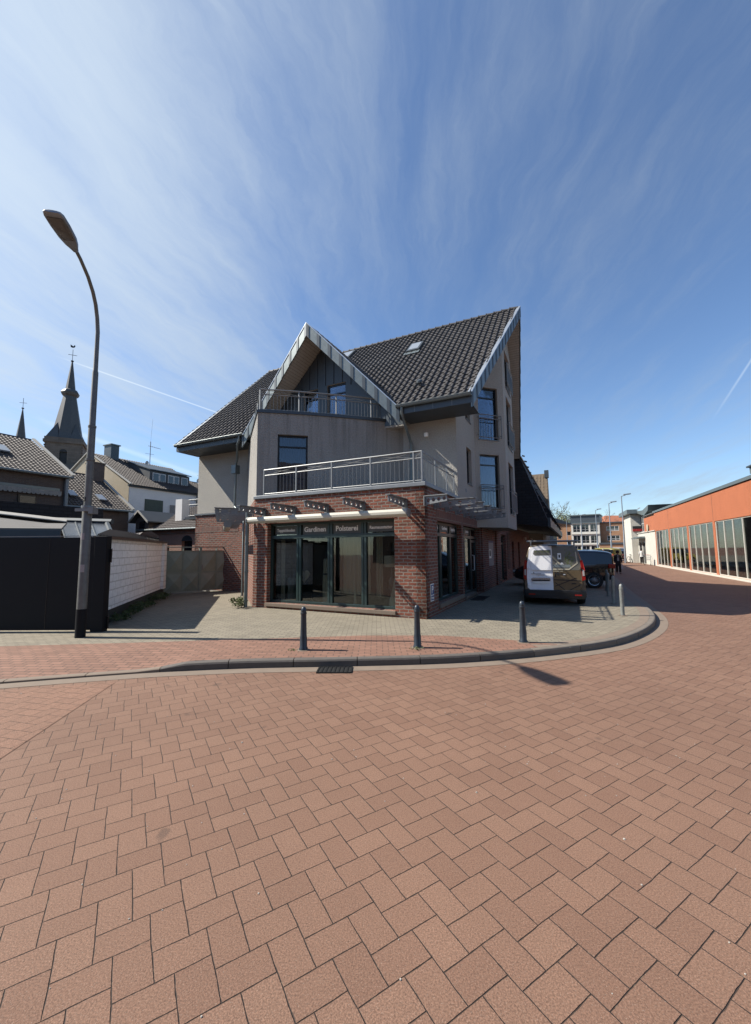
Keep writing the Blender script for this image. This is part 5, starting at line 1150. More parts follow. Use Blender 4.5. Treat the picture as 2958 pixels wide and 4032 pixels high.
m = MB(); m.prism([(-.5, -1, tp4 + .0), (L4 + 3.2, -1, tp4 - .7), (L4 + 3.2, -1, tp4 - .4), (L4 * .55, -1, tp4 + 1.0), (-.5, -1, tp4 + .9)], (0, 8, 0)); part('roof', m, 'zincd', t4)
# red hipped roof behind
p = at(*Fc(690, 350), 150); t = thing('far_house', 'far house with bright red hipped roof above the brick wing', 'house', (p.x, p.y, 0), 0)
z0, z1 = at(*Fc(690, 382), 150).z, at(*Fc(690, 318), 150).z; x0 = at(*Fc(600, 380), 150).x - p.x; x1 = at(*Fc(850, 380), 150).x - p.x; xr = at(*Fc(668, 318), 150).x - p.x; xr2 = at(*Fc(850, 308), 150).x - p.x
m = MB(); m.box(x0 + .8, x1 - .8, .8, 11, 0, z0); part('wall', m, 'brickbrown', t); m = MB(); A_ = [(x0, 0, z0), (x1, 0, z0), (x1, 12, z0), (x0, 12, z0)]; a, b = (xr, 6, z1), (xr2, 6, z1)
for q in ([A_[0], A_[1], b, a], [A_[1], A_[2], b], [A_[2], A_[3], a, b], [A_[3], A_[0], a], [A_[3], A_[2], A_[1], A_[0]]): m.poly(q)
part('roof', m, 'tilered', t)
# lamps down the street
def far_lamp(x, ytop, ybase, D, label, L_=1.0):
    b = at(*Fc(x, ybase), D); b.z = 0; h = at(*Fc(x, ytop), D).z; t = thing('street_lamp', label, 'street lamp', b, 0, 'lamps along the far street')
    m = MB(); m.tube([(0, 0, 0), (0, 0, h * .35), (0, 0, h * .36), (0, 0, h)], [.11, .10, .075, .05], 10); part('pole', m, 'polefar', t, smooth=True)
    m = MB(); m.tube([(0, 0, h - .03), (L_ * .5, 0, h + .12)], .035, 6); part('arm', m, 'polefar', t); m = MB(); m.loft([[(x_, y_ * w_, z_ + h + .12 + x_ * .12) for y_, z_ in ((-1, 0), (-.6, .09), (.6, .09), (1, 0), (.6, -.05), (-.6, -.05))] for x_, w_ in ((L_ * .25, .10), (L_ * .5, .19), (L_ * .95, .19), (L_ * 1.08, .08))]); part('lamp_head', m, 'polefar', t)
far_lamp(752, 188, 640, 46, 'nearest and tallest street lamp of the far row')
far_lamp(656, 240, 620, 56, 'far street lamp before the brick wing, second nearest of the row')
far_lamp(556, 290, 610, 68, 'far street lamp before the right edge of the white school block', .9)
far_lamp(446, 328, 600, 80, 'far street lamp before the middle of the white school block', .9)
far_lamp(341, 362, 600, 92, 'farthest street lamp, before the narrow brick wing', .9)
far_lamp(853, 282, 480, 62, 'thin lamp rising behind the folded grey roof', .3)
# cars standing at the end of the street
for i, (x, y, D, mat, lb, k, ang) in enumerate(((600, 598, 66, 'silver', 'silver car parked at the street end, left of the blue jacket', 'wagon', 2.9), (655, 600, 62, 'white', 'white car roof behind the blue jacketed person', 'wagon', 3.0), (728, 607, 52, 'carnavy', 'dark car parked behind the bicycles', 'wagon', 1.4), (745, 598, 70, 'white', 'white van like car behind the dark car at the street end', 'van', 3.1), (488, 600, 72, 'yellow', 'yellow car seen above the dark people carrier', 'wagon', 2.8), (540, 600, 70, 'carnavy', 'black car roof seen above the dark people carrier', 'wagon', 2.9), (700, 612, 47, 'yellow', 'yellow green container like van behind the walking woman', 'van', 2.0))):
    b = at(*Fc(x, y), D); b.z = .0; car((b.x, b.y, 0), ang, lb, mat, L=4.2, Hh=1.5 if k == 'wagon' else 1.75, group='cars at the far end of the street', kind=k, detail=False)
# ---- people
def person(loc, face, h, label, top_m, leg_m, hair_m, stride=.0, coat_len=.50, extra=None, arm_bend=.15, group=None, carry=None):
    t = thing('person', label, 'person', loc, face, group); k = h / 1.7
    J = {'pel': (0, 0, .92), 'belly': (0, 0, 1.08), 'chest': (0, .01, 1.28), 'neckb': (0, 0, 1.44), 'neck': (0, -.005, 1.51), 'head': (0, -.03, 1.62),
         'hl': (.09, 0, .88), 'kl': (.10, -.03 - stride * .30, .50), 'al': (.10, stride * .10 + .02 - stride * .5, .09), 'tl': (.11, -.12 - stride * .42, .035),
         'hr': (-.09, 0, .88), 'kr': (-.10, -.03 + stride * .10, .50), 'ar': (-.10, .03 + stride * .45, .11), 'tr': (-.11, -.11 + stride * .40, .04),
         'sl': (.17, 0, 1.40), 'el': (.225, .03, 1.13), 'wl': (.23, -.03 - arm_bend, .89), 'fl': (.23, -.05 - arm_bend, .80), 'sr': (-.17, 0, 1.40), 'er': (-.225, .02, 1.13), 'wr': (-.23, -.02, .88), 'fr': (-.23, -.03, .79)}
    Rr = {'pel': .135, 'belly': .125, 'chest': .145, 'neckb': .08, 'neck': .055, 'head': .10, 'hl': .10, 'kl': .062, 'al': .042, 'tl': .035, 'hr': .10, 'kr': .062, 'ar': .042, 'tr': .035, 'sl': .065, 'el': .045, 'wl': .03, 'fl': .03, 'sr': .065, 'er': .045, 'wr': .03, 'fr': .03}
    E_ = [('pel', 'belly'), ('belly', 'chest'), ('chest', 'neckb'), ('neckb', 'neck'), ('neck', 'head'), ('pel', 'hl'), ('hl', 'kl'), ('kl', 'al'), ('al', 'tl'), ('pel', 'hr'), ('hr', 'kr'), ('kr', 'ar'), ('ar', 'tr'), ('chest', 'sl'), ('sl', 'el'), ('el', 'wl'), ('wl', 'fl'), ('chest', 'sr'), ('sr', 'er'), ('er', 'wr'), ('wr', 'fr')]
    names = list(J); me = bpy.data.meshes.new('body'); me.from_pydata([tuple(Vector(J[n]) * k) for n in names], [(names.index(a), names.index(b)) for a, b in E_], []); me.materials.append(M['skin'])
    o = bpy.data.objects.new('body', me); COL.objects.link(o); o.parent = t; sk = o.modifiers.new('skin', 'SKIN'); o.modifiers.new('sub', 'SUBSURF').levels = 1; o.modifiers['sub'].render_levels = 2
    for i, n in enumerate(names): v = me.skin_vertices[0].data[i]; v.radius = (Rr[n] * k, Rr[n] * k); v.use_root = n == 'pel'
    V3 = lambda n: Vector(J[n]) * k
    # trousers, coat with sleeves, shoes, hair, face
    m = MB(); m.tube([V3('hl') + Vector((0, 0, .02)), V3('kl'), V3('al') + Vector((0, 0, .02))], [.115 * k, .085 * k, .085 * k], 10); part('trouser_leg', m, leg_m, t, smooth=True)
    m = MB(); m.tube([V3('hr') + Vector((0, 0, .02)), V3('kr'), V3('ar') + Vector((0, 0, .02))], [.115 * k, .085 * k, .085 * k], 10); part('trouser_leg', m, leg_m, t, smooth=True)
    ring = lambda z, a, b, cy=0.: [(math.cos(q) * a * k, math.sin(q) * b * k + cy * k, z * k) for q in [2 * math.pi * i / 16 for i in range(16)]]
    m = MB(); m.loft([ring(.92 - coat_len * .42, .215, .165), ring(.92, .185, .15), ring(1.08, .165, .135), ring(1.28, .195, .145, .005), ring(1.40, .185, .12), ring(1.465, .09, .085)]); ct = part('coat', m, top_m, t, smooth=True)
    for s_ in 'lr': m = MB(); m.tube([V3('s' + s_), V3('e' + s_), V3('w' + s_)], [.082 * k, .066 * k, .052 * k], 10); part('sleeve', m, top_m, ct, smooth=True)
    for s_ in 'lr': a = V3('a' + s_); m = MB(); m.loft([[(a.x + x * k, a.y + y * k, max(.0, (z) * k) + (a.z - .09 * k if s_ == 'r' else 0) * 1) for x, z in ((-.045, 0), (.045, 0), (.045, .06 * f), (0, .09 * f), (-.045, .06 * f))] for y, f in ((.08, .8), (0, 1.), (-.12, .7), (-.18, .4))]); part('shoe', m, 'coat', t)
    hc = V3('head') + Vector((0, -.0, .015 * k)); m = MB(); m.lathe(hc, [(0, .135 * k), (.07 * k, .12 * k), (.105 * k, .06 * k), (.112 * k, .0), (.10 * k, -.06 * k), (.06 * k, -.07 * k)], 14); o = part('hair', m, hair_m, t, smooth=True)
    for q in o.data.vertices:
        if q.co.y < hc.y - .055 * k and q.co.z < hc.z + .055 * k: q.co.y = hc.y - .05 * k
    m = MB(); m.lathe(hc + Vector((0, -.10 * k, -.01)), [(0, -.02), (.018 * k, -.005), (.02 * k, .02)], 6, 'y'); part('nose', m, 'skin', t)
    if extra == 'hat': m = MB(); m.lathe(hc, [(.165 * k, .045 * k), (.12 * k, .06 * k), (.112 * k, .14 * k), (.07 * k, .165 * k), (0, .17 * k)], 16); part('hat', m, 'coat', t, smooth=True)
    if extra in ('hat', 'blouse'): m = MB(); m.loft([[(x * w_ * k, (-.148 - dy) * k, z * k) for x in (-.07, 0, .07)] + [(x * w_ * k, (-.156 - dy) * k, z * k) for x in (.07, 0, -.07)] for z, w_, dy in ((.98, .9, .01), (1.15, .9, .0), (1.32, .8, .005), (1.43, .4, -.03))]); part('blouse', m, 'blouse', t); m = MB(); m.tube([(0, -.165 * k, 1.36 * k), (.01, -.17 * k, 1.22 * k)], [.03, .018], 6); part('scarf', m, 'coat', t)
    if carry: w_ = V3('fl'); b_ = MB(); b_.loft([[(w_.x + x * s_, w_.y + y * .5, z) for x, y in ((-.03, -.09), (.03, -.09), (.03, .09), (-.03, .09))] for z, s_ in ((w_.z - .40, 1.6), (w_.z - .2, 1.8), (w_.z - .08, .7), (w_.z + .01, .3))]); bb = solo('carrier_bag', b_, 'white', 'white carrier bag held in the hand of the walking woman', 'bag', uv=False); bb.location = t.location; bb.rotation_euler = (0, 0, face)
    return t
fa_ = lambda p: math.atan2(-p.x, p.y) * 0 + math.atan2(p.x, p.y) * -1
pw = gz(*Fc(704, 742)); person((pw.x, pw.y, 0), fa_(pw) + .1, 1.50, 'woman in dark hat, long dark open coat and pale blouse walking towards the camera', 'coat', 'coat', 'coat', stride=.25, coat_len=.75, extra='hat', carry=True)
pb = gz(*Fc(648, 650)); person((pb.x, pb.y, 0), 1.2, 1.62, 'person in blue denim jacket and grey trousers standing in the street', 'jeans', 'cloth', 'greyhair', stride=.1, coat_len=.3, group='people far down the street')
pb = gz(*Fc(600, 668)); person((pb.x, pb.y, 0), 3.4, 1.60, 'person in black coat behind the dark car, nearer the street', 'coat', 'coat', 'greyhair', stride=.0, group='people far down the street')
pb = gz(*Fc(573, 664)); person((pb.x - .2, pb.y, 0), 3.0, 1.56, 'person in black with dark hair half hidden by the dark car', 'coat', 'coat', 'coat', stride=.0, group='people far down the street')
pb = gz(*Fc(806, 652)); person((pb.x, pb.y, 0), 1.5, 1.62, 'person in pink top standing by the bicycles at the entrance', 'pink', 'coat', 'coat', coat_len=.3, group='people far down the street')
pb = gz(*Fc(876, 658)); pb = Vector((O0.x, O0.y, 0)) + oe * 25.6 + Vector((-.3, 0, 0)); person(pb, 2.5, 1.6, 'person in white shirt passing through the white entrance', 'white', 'coat', 'coat', coat_len=.3, group='people far down the street')
# ---- bicycles and trolley
def bicycle(loc, rz, label, mat):
    t = thing('bicycle', label, 'bicycle', loc, rz, 'bicycles by the entrance')
    for x in (0, 1.04):
        m = MB(); n = 24; m.tube([(x + .33 * math.cos(2 * math.pi * i / n), 0, .34 + .33 * math.sin(2 * math.pi * i / n)) for i in range(n + 1)], .022, 6, False); w_ = part('wheel', m, 'rubber', t, smooth=True)
        m = MB()
        for k in range(10): a = math.pi * 2 * k / 10; m.tube([(x, 0, .34), (x + .32 * math.cos(a), 0, .34 + .32 * math.sin(a))], .003, 3, False)
        part('spokes', m, 'steel', w_)
    m = MB(); B1, S1, H1, H2 = (.42, 0, .30), (.30, 0, .82), (.86, 0, .85), (.84, 0, .72)
    for a, b in ((B1, S1), (S1, H1), (B1, H2), ((0, 0, .34), B1), ((0, 0, .34), (.32, 0, .75)), ((1.04, 0, .34), H1)): m.tube([a, b], .017, 6)
    part('frame', m, mat, t); m = MB(); m.tube([H1, (.84, 0, 1.0), (.78, .26, 1.02)], .013, 6); m.tube([(.84, 0, 1.0), (.78, -.26, 1.02)], .013, 6); part('handlebar', m, 'steel', t)
    m = MB(); m.prism([(.16, -.07, .88), (.40, -.02, .90), (.40, .02, .90), (.16, .07, .88)], (0, 0, .05)); m.tube([S1, (.28, 0, .9)], .012, 6); part('saddle', m, 'coat', t)
    m = MB(); m.box(-.22, .18, -.07, .07, .72, .735); part('carrier_rack', m, 'steel', t); return t
for i, (x, y, rz, mat, lb) in enumerate(((778, 664, .35, 'coat', 'black bicycle standing nearest the white entrance'), (748, 662, .9, 'white', 'white framed bicycle left of the black one'), (765, 656, 1.6, 'red', 'red bicycle seen end on between the other two'))): b = gz(*Fc(x, y)); bicycle((b.x, b.y, 0), rz, lb, mat)
b = gz(*Fc(912, 682)); t = thing('shopping_trolley', 'wire shopping trolley with a red handle standing before the white wall', 'shopping trolley', (b.x, b.y, 0), oa - .2)
m = MB(); c0 = [(-.40, -.22, .52), (.36, -.26, .52), (.36, .26, .52), (-.40, .22, .52)]; c1 = [(-.46, -.25, .80), (.42, -.30, .92), (.42, .30, .92), (-.46, .25, .80)]
for c in (c0, c1): m.tube(c + [c[0]], .012, 5)
for i in range(4):
    a, b2, c, d_ = map(Vector, (c0[i], c0[(i + 1) % 4], c1[(i + 1) % 4], c1[i]))
    for k in range(9): f = k / 9; m.tube([a + (b2 - a) * f, d_ + (c - d_) * f], .005, 3, False)
part('basket', m, 'steel', t); m = MB(); m.tube([(.36, -.24, .52), (.30, -.24, .16), (-.42, -.24, .16)], .015, 6); m.tube([(.36, .24, .52), (.30, .24, .16), (-.42, .24, .16)], .015, 6); m.tube([(.42, -.3, .92), (.52, -.28, 1.0), (.52, .28, 1.0), (.42, .3, .92)], .012, 6); part('frame', m, 'steel', t)
for x in (-.4, .3):
    for y in (-.24, .24): m = MB(); m.lathe((x, y, .065), [(0, -.02), (.065, -.02), (.065, .02), (0, .02)], 12, 'y'); part('castor', m, 'rubber', t)
m = MB(); m.tube([(.52, -.2, 1.0), (.52, .2, 1.0)], .02, 6); part('handle', m, 'red', t)
# ---- trees behind
def tree(name, c, h, r, lab, cat='tree', mat='leafpale', n=2600, sz=.22, bare=False, seed=1, group=None):
    t = thing(name, lab, cat, c, 0, group); rd = random.Random(seed); m = MB(); m.tube([(0, 0, 0), (.1, 0, h * .3), (0, .1, h * .55), (0, 0, h * .8)], [r * .09, r * .07, r * .045, r * .015], 8); part('trunk', m, 'bark', t, smooth=True)
    m = MB()
    def limb(p, d_, L, rr, dep):
        q = p + d_ * L; m.tube([p, p + d_ * L * .5 + Vector((rd.gauss(0, .06), rd.gauss(0, .06), 0)) * L, q], [rr, rr * .75, rr * .5], 4, False)
        if dep:
            for _ in range(3): limb(q, (d_ + Vector((rd.gauss(0, .5), rd.gauss(0, .5), rd.gauss(.12, .3)))).normalized(), L * .66, rr * .5, dep - 1)
    for i in range(9): a = i * 2.4; limb(Vector((0, 0, h * (.28 + .05 * i))), Vector((math.cos(a), math.sin(a), rd.uniform(.5, 1.1))).normalized(), r * .62, r * .03, 4 if bare else 3)
    part('branches', m, 'bark', t)
    if not bare: part('crown', leaves((0, 0, h * .62), r, r, h * .40, n, sz, seed, 26), mat, t, uv=False)
    return t
p = at(*Fc(245, 560), 128); tree('tree', (p.x, p.y, 0), at(*Fc(245, 268), 128).z, 6.2, 'leafy spring tree behind the grey clad house', n=3200, sz=.20, seed=3)
p = at(*Fc(318, 560), 134); tree('tree', (p.x, p.y, 0), at(*Fc(318, 318), 134).z, 5.4, 'lower spring tree left of the white school block', n=2200, sz=.20, seed=4)
p = at(*Fc(603, 560), 132); tree('bare_tree', (p.x, p.y, 0), at(*Fc(603, 285), 132).z * 1.0, 3.6, 'bare branched tree between the school block and the red roof', bare=True, seed=6)
p = at(*Fc(388, 560), 140); tree('bare_tree', (p.x, p.y, 0), at(*Fc(388, 330), 140).z, 3.4, 'far bare tree just showing left of the school roof', bare=True, seed=8)

# ================================================================== ALONG THE SIDE STREET: the dark roofed terrace
t = thing('dark_roofed_terrace', 'long low terrace with steep black shingled roof overhanging the pavement', 'building', local=(14.0, 0, 0))
prof = lambda x: [(x, 3.0, 9.5), (x, -.80, 6.80), (x, -2.05, 3.30), (x, -2.05, 2.95), (x, -1.9, 2.95), (x, -.2, 3.2), (x, 3.0, 3.2)]
m = MB(); m.prism(prof(14.0), (24, 0, 0)); part('roof', m, 'shingle', t)
m = tiles((14.0, -.78, 6.88), (1, 0, 0), Vector((0, 3.8, 2.7)).normalized(), 24, 4.7, .3, .34); part('roof_tiles', m, 'tile', t, smooth=False)
m = MB()
for k in range(11): y = -.9 - k * .1; m.obox((13.94, y, 6.9 - (k) * .322), (.10, 0, 0), (0, -.13, -.05), (0, -.02, .06))
part('stepped_verge', m, 'tile', t)
for k, x in enumerate((15.5, 19.0, 23.5, 28)):
    m = MB(); m.prism([(x, -1.2, 5.6), (x, -2.35, 3.4), (x, -1.1, 3.4)], (2.3, 0, 0)); part('dormer_box', m, 'shingle', t)
    m = MB(); m.obox((x + .1, -2.40, 3.42), (2.1, 0, 0), (0, .90, 1.72), (0, -.03, .015)); part('slatted_panel', m, 'zincd', t)
m = MB(); m.box(14.0, 38, -2.20, -2.06, 2.92, 3.42); part('eaves_beam', m, 'zincd', t)
m = MB(); m.box(14.05, 14.2, -.19, -.02, 3.1, 5.6); m.box(14.9, 15.1, -.19, -.02, 3.1, 5.4); part('brick_pier', m, 'brick', t)
for x in (20.0, 24.5): m = MB(); m.lathe((x, -.25, 2.45), [(0, -.12), (.08, -.10), (.1, 0), (.08, .1), (0, .12)], 10); part('wall_lamp', m, 'white', t)
# tall brown tiled roof behind
t = thing('brown_roofed_house', 'house with tall plain brown tiled roof rising behind the black eaves', 'house', local=(35, 0, 0))
m = MB(); m.box(33, 45, -.6, 8, 0, 5.2); part('wall', m, 'brickdark', t)
m = tiles((33.0, 8.0, 4.6), (0, -1, 0), Vector((1.6, 0, 4.6)).normalized(), 9.15, 4.9, .32, .34); part('roof', m, 'tilebrown', t, smooth=False); m = MB(); m.prism([(32.9, 8.0, 4.55), (34.6, 8.0, 9.35), (36.4, 8, 4.5)], (0, -9.2, 0)); part('roof_core', m, 'tilebrown', t); m = MB(); m.box(34.3, 34.8, -1.3, -.9, 8.9, 9.65); part('verge_cap', m, 'zincd', t)

# ================================================================== LEFT: the backs of the houses, church
def pitched(name, label, x0, x1, yw, ze, yr, zr, wallm, roofm, cat='house', tw=.2, verge=True, wallpts=None, x1r=None, overhang=.25):
    t = thing(name, label, cat, local=(x0, yw, 0)); yb = 2 * yr - yw
    m = MB(); m.prism([(x0, yw, 0), (x0, yb, 0), (x0, yb, ze), (x0, yr, zr - .1), (x0, yw, ze)], (x1 - x0, 0, 0)); part('wall', m, wallm, t)
    sl_ = Vector((0, yr - yw, zr - ze)); L = sl_.length; v = sl_.normalized(); o = Vector((x0 - .1, yw, ze)) - v * overhang
    m = tiles(o, (1, 0, 0), v, (x1 - x0) + .2, L + overhang, tw, .27, amp=.03); part('roof', m, roofm, t, smooth=False)
    m = MB(); a = Vector((x1 + .1, yw, ze + .08)) - v * overhang; m.obox(a, (.16, 0, 0), v * (L + overhang), (0, -.03, .08)); part('verge_board', m, 'palesheet', t) if verge else None
    m = MB(); m.obox((x0 - .1, yr, zr), (x1 - x0 + .2, 0, 0), (0, yb - yr + .2, (ze - zr) * 1.04), (0, .03, .1)); part('rear_roof', m, roofm, t)
    m = MB(); m.tube([(x0 - .1, yw - overhang * v.y - .06, ze - overhang * v.z - .02), (x1 + .15, yw - overhang * v.y - .06, ze - overhang * v.z - .02)], .07, 8); part('gutter', m, 'zinc', t)
    return t
t = pitched('brick_house', 'dark brick house with tiled roof and scalloped awning at the left edge', -13, 2.7, 21.5, 6.0, 25.9, 8.55, 'brickdark', 'tileold')
m = MB(); m.obox((-.3, 23.1, 7.05), (1.05, 0, 0), (0, .75, .43), (0, -.04, .07)); part('skylight', m, 'skypane', t)
m = MB(); m.box(-2.0, -1.1, 25.2, 26.3, 8.0, 9.5); ch = part('chimney', m, 'brickdark', t); m = MB(); m.tube([(-1.55, 25.7, 9.5), (-1.55, 25.7, 9.8)], .12, 8); m.lathe((-1.55, 25.7, 9.85), [(.24, 0), (.2, .08), (0, .1)], 10); part('cowl', m, 'steel', ch)
m = MB(); m.box(-13, 2.3, 21.35, 21.49, 5.05, 5.20); aw = part('awning_case', m, 'zinc', t); m = MB(); n = 44
for i in range(n): x = -6 + i * .19; m.prism([(x, 21.30, 5.05), (x, 21.30, 4.86), (x + .05, 21.30, 4.78), (x + .14, 21.30, 4.78), (x + .19, 21.30, 4.86), (x + .19, 21.30, 5.05)], (0, .02, 0))
part('scalloped_valance', m, 'stuccog', aw)
for x0, x1, z0, z1 in ((-1.9, -1.1, 3.6, 4.55), (.55, 1.3, 3.5, 4.7)): m = MB(); m.box(x0, x1, 21.42, 21.49, z0, z1); w_ = part('window', m, 'black', t); m = MB(); m.box(x0 + .06, x1 - .06, 21.40, 21.418, z0 + .06, z1 - .06); part('pane', m, 'glassbk', w_)
m = MB(); m.obox((-1.85, 21.2, 3.6), (.55, -.25, 0), (0, 0, .9), (.01, .02, 0)); part('open_casement', m, 'skypane', t)
m = MB(); m.tube([(2.62, 21.4, 5.9), (2.62, 21.4, 2.6)], .10, 8); part('downpipe', m, 'steel', t)
t = pitched('tiled_house', 'lower house with mottled tiled roof and two small skylights beside the beige gable', 2.95, 6.6, 22.2, 4.5, 26.0, 6.95, 'brickdark', 'tileold')
for x, y in ((3.55, 22.9), (5.1, 22.75)): m = MB(); m.obox((x, y, 4.5 + (y - 22.2) * .645 + .12), (.42, 0, 0), (0, .55, .355), (0, -.04, .06)); part('skylight', m, 'skypane', t)
m = MB(); m.box(6.05, 6.75, 25.3, 26.2, 6.2, 7.75); m.box(6.0, 6.8, 25.25, 26.25, 7.751, 7.83); part('chimney', m, 'brickdark', t)
t = thing('beige_gable_house', 'tall house with beige gable, white rear wall, dark dormer and chimney', 'house', local=(7.75, 24.1, 0))
m = MB(); m.box(7.75, 13.3, 24.1, 34.1, 0, 6.45); part('white_wall', m, 'whiterender', t)
m = MB(); m.prism([(7.73, 24.1, 0), (7.73, 34.1, 0), (7.73, 34.1, 6.4), (7.73, 29.1, 9.2), (7.73, 24.1, 6.4)], (-.01, 0, 0)); part('gable_wall', m, 'beigerender', t)
m = tiles((7.70, 23.9, 6.42), (1, 0, 0), Vector((0, 5.2, 2.82)).normalized(), 6.9, 5.95, .2, .27, amp=.03); part('roof', m, 'tileold', t, smooth=False)
m = MB(); m.prism([(7.76, 24.12, 6.4), (7.76, 34.1, 6.4), (7.76, 29.1, 9.2)], (6.8, 0, 0)); part('roof_core', m, 'tileold', t)
m = MB(); m.obox((7.62, 23.85, 6.42), (.14, 0, 0), (0, 5.25, 2.85), (0, 0, .08)); m.obox((7.62, 29.1, 9.27), (.14, 0, 0), (0, 5.25, -2.85), (0, 0, .08)); part('verge_board', m, 'palesheet', t)
m = MB(); m.box(9.0, 9.62, 28.6, 29.5, 8.3, 10.1); c = part('chimney', m, 'zincd', t); m = MB(); m.box(8.93, 9.69, 28.5, 29.6, 10.101, 10.18); part('chimney_cap', m, 'zinc', c)
m = MB(); m.prism([(10.0, 25.3, 6.95), (10.0, 25.3, 7.95), (10.0, 28.3, 8.9), (10.0, 28.3, 8.4)], (3.5, 0, 0)); dmr = part('dormer', m, 'slate', t)
m = MB(); m.obox((9.9, 25.15, 7.96), (3.7, 0, 0), (0, 3.2, 1.0), (0, 0, .07)); part('dormer_roof', m, 'zincd', dmr)
for x0, x1 in ((10.2, 10.75), (10.78, 11.3), (11.5, 12.0), (12.03, 12.5), (12.7, 13.3)): m = MB(); m.box(x0, x1, 25.24, 25.29, 7.14, 7.80); w_ = part('window', m, 'white', dmr); m = MB(); m.box(x0 + .06, x1 - .06, 25.225, 25.238, 7.20, 7.74); part('pane', m, 'glassgreen' if False else 'glassbk', w_)
m = MB(); m.box(8.9, 10.3, 24.05, 24.09, 2.0, 5.55); part('boarded_door', m, 'doorgreen', t)
for x0, x1, z0, z1, mt in ((10.9, 11.6, 3.2, 5.3, 'stuccog'), (11.7, 12.3, 4.4, 5.3, 'white'), (12.35, 13.2, 4.3, 5.2, 'glassbk')): m = MB(); m.box(x0, x1, 24.02, 24.09, z0, z1); part('wall_panel', m, mt, t)
m = MB(); m.tube([(7.6, 24.0, 6.35), (13.4, 24.0, 6.35)], .07, 8); m.tube([(13.25, 24.0, 6.3), (13.25, 24.02, 3)], .05, 8); part('gutter', m, 'zincd', t)
def antenna(base, h, label):
    t = thing('roof_antenna', label, 'antenna', local=base); x, y, z = base; m = MB(); m.tube([(x, y, z), (x, y, z + h)], .03, 6); part('mast', m, 'steel', t)
    m = MB(); m.tube([(x - .2, y, z + h * .82), (x + .95, y, z + h * .80)], .015, 4)
    for k in range(6): m.tube([(x - .1 + k * .18, y - .22, z + h * .81), (x - .1 + k * .18, y + .22, z + h * .81)], .008, 3)
    m.tube([(x - .45, y, z + h * .5), (x + .35, y, z + h * .52)], .012, 4); m.tube([(x, y, z + h), (x + .1, y, z + h * 1.9)], .008, 3); part('aerial', m, 'steel', t)
    m = MB(); m.lathe((x - .22, y, z + .25), [(0, .05), (.2, .02), (.24, -.04)], 12, 'x'); part('dish', m, 'white', t)
antenna((12.2, 28.6, 8.9), 2.2, 'roof antenna with long aerial standing on the dormer house'); antenna((17.4, 28.6, 8.2), 1.5, 'smaller roof antenna close to the left verge of the corner house')
t = pitched('terrace_house', 'tiled house roof with a small skylight between the dormer house and the corner house', 14.1, 24, 26.0, 6.3, 29.5, 8.4, 'whiterender', 'tileold'); m = MB(); m.obox((16.3, 27.6, 7.4), (.7, 0, 0), (0, .5, .3), (0, -.04, .08)); part('skylight', m, 'skypane', t)
# small brick outbuilding with arched window and gabled dormer
t = thing('brick_outbuilding', 'small red brick outbuilding with arched window, slate roof and little gabled dormer', 'building', local=(7, 16.3, 0))
m = wall(line_map((7, 21.4), (7, 13.0)), [0, 8.4], [0, 3.12], [(3.75, 4.65, 1.2, 2.4), (2.3, 2.65, 1.3, 2.1), (1.9, 2.1, 1.9, 2.3)], .3); m.box(7.31, 12, 13.0, 21.4, 0, 3.1); part('wall', m, 'brick2', t)
m = MB(); m.prism([(6.99 + .02, 21.4 - 4.2 + math.cos(a) * .45, 2.4 + math.sin(a) * .33) for a in [math.pi * k / 10 for k in range(11)]], (-.025, 0, 0)); part('window_arch', m, 'dark', t); m = MB(); m.box(7.2, 7.25, 16.7, 19.2, 1.2, 2.4); part('pane', m, 'glassbk', t)
m = MB(); m.box(6.93, 6.99, 13.0, 21.4, 2.85, 3.12); part('brick_cornice', m, 'soldier', t)
m = MB(); m.prism([(6.75, 0 + 12.9, 3.06), (10.6, 12.9, 4.90), (14.5, 12.9, 3.06)], (0, 8.6, 0)); part('roof_core', m, 'tileold', t); m = tiles((6.7, 21.5, 3.12), (0, -1, 0), Vector((3.9, 0, 1.86)).normalized(), 8.6, 4.32, .25, .3, amp=.02); part('roof', m, 'tileold', t, smooth=False)
m = MB(); m.prism([(6.9, 20.6, 3.0), (6.9, 21.9, 3.0), (6.9, 21.9, 3.75), (6.9, 21.25, 4.25), (6.9, 20.6, 3.75)], (2.2, 0, 0)); dm_ = part('dormer', m, 'brickdark', t)
m = MB()
for s_ in (-1, 1): m.obox((6.6, 21.25, 4.40), (2.8, 0, 0), (0, s_ * .95, -.72), (0, 0, -.07))
part('dormer_roof', m, 'slate', dm_); m = MB()
for s_ in (-1, 1): m.obox((6.56, 21.25, 4.42), (.05, 0, 0), (0, s_ * .98, -.74), (0, 0, -.12))
part('bargeboard', m, 'palesheet', dm_); m = MB(); m.box(6.88, 6.899, 21.0, 21.5, 3.1, 3.7); part('dormer_window', m, 'glassbk', dm_)
m = MB(); m.box(7.9, 8.5, 18.9, 19.5, 3.6, 5.1); part('chimney', m, 'whiterender', t)
m = MB(); m.tube([(6.7, 12.9, 3.12), (6.7, 21.5, 3.12)], .06, 8); part('gutter', m, 'zinc', t)
# outside stair rail beside the left wing
t = thing('stair_railing', 'small steel landing railing on a post beside the left wing of the corner house', 'railing', local=(4.6, 13.2, 0)); m = MB()
for z in (3.55, 4.1, 4.35): m.tube([(4.4, 12.1, z), (4.4, 13.9, z), (5.6, 13.9, z)], .016, 6)
for k in range(12): m.tube([(4.4, 12.2 + k * .15, 3.55), (4.4, 12.2 + k * .15, 4.1)], .01, 4)
part('rail', m, 'steel', t); m = MB(); m.tube([(4.4, 13.0, 0), (4.4, 13.0, 4.35)], .045, 8); m.box(4.2, 5.6, 12.1, 13.9, 3.35, 3.45); part('post_and_landing', m, 'zincd', t)
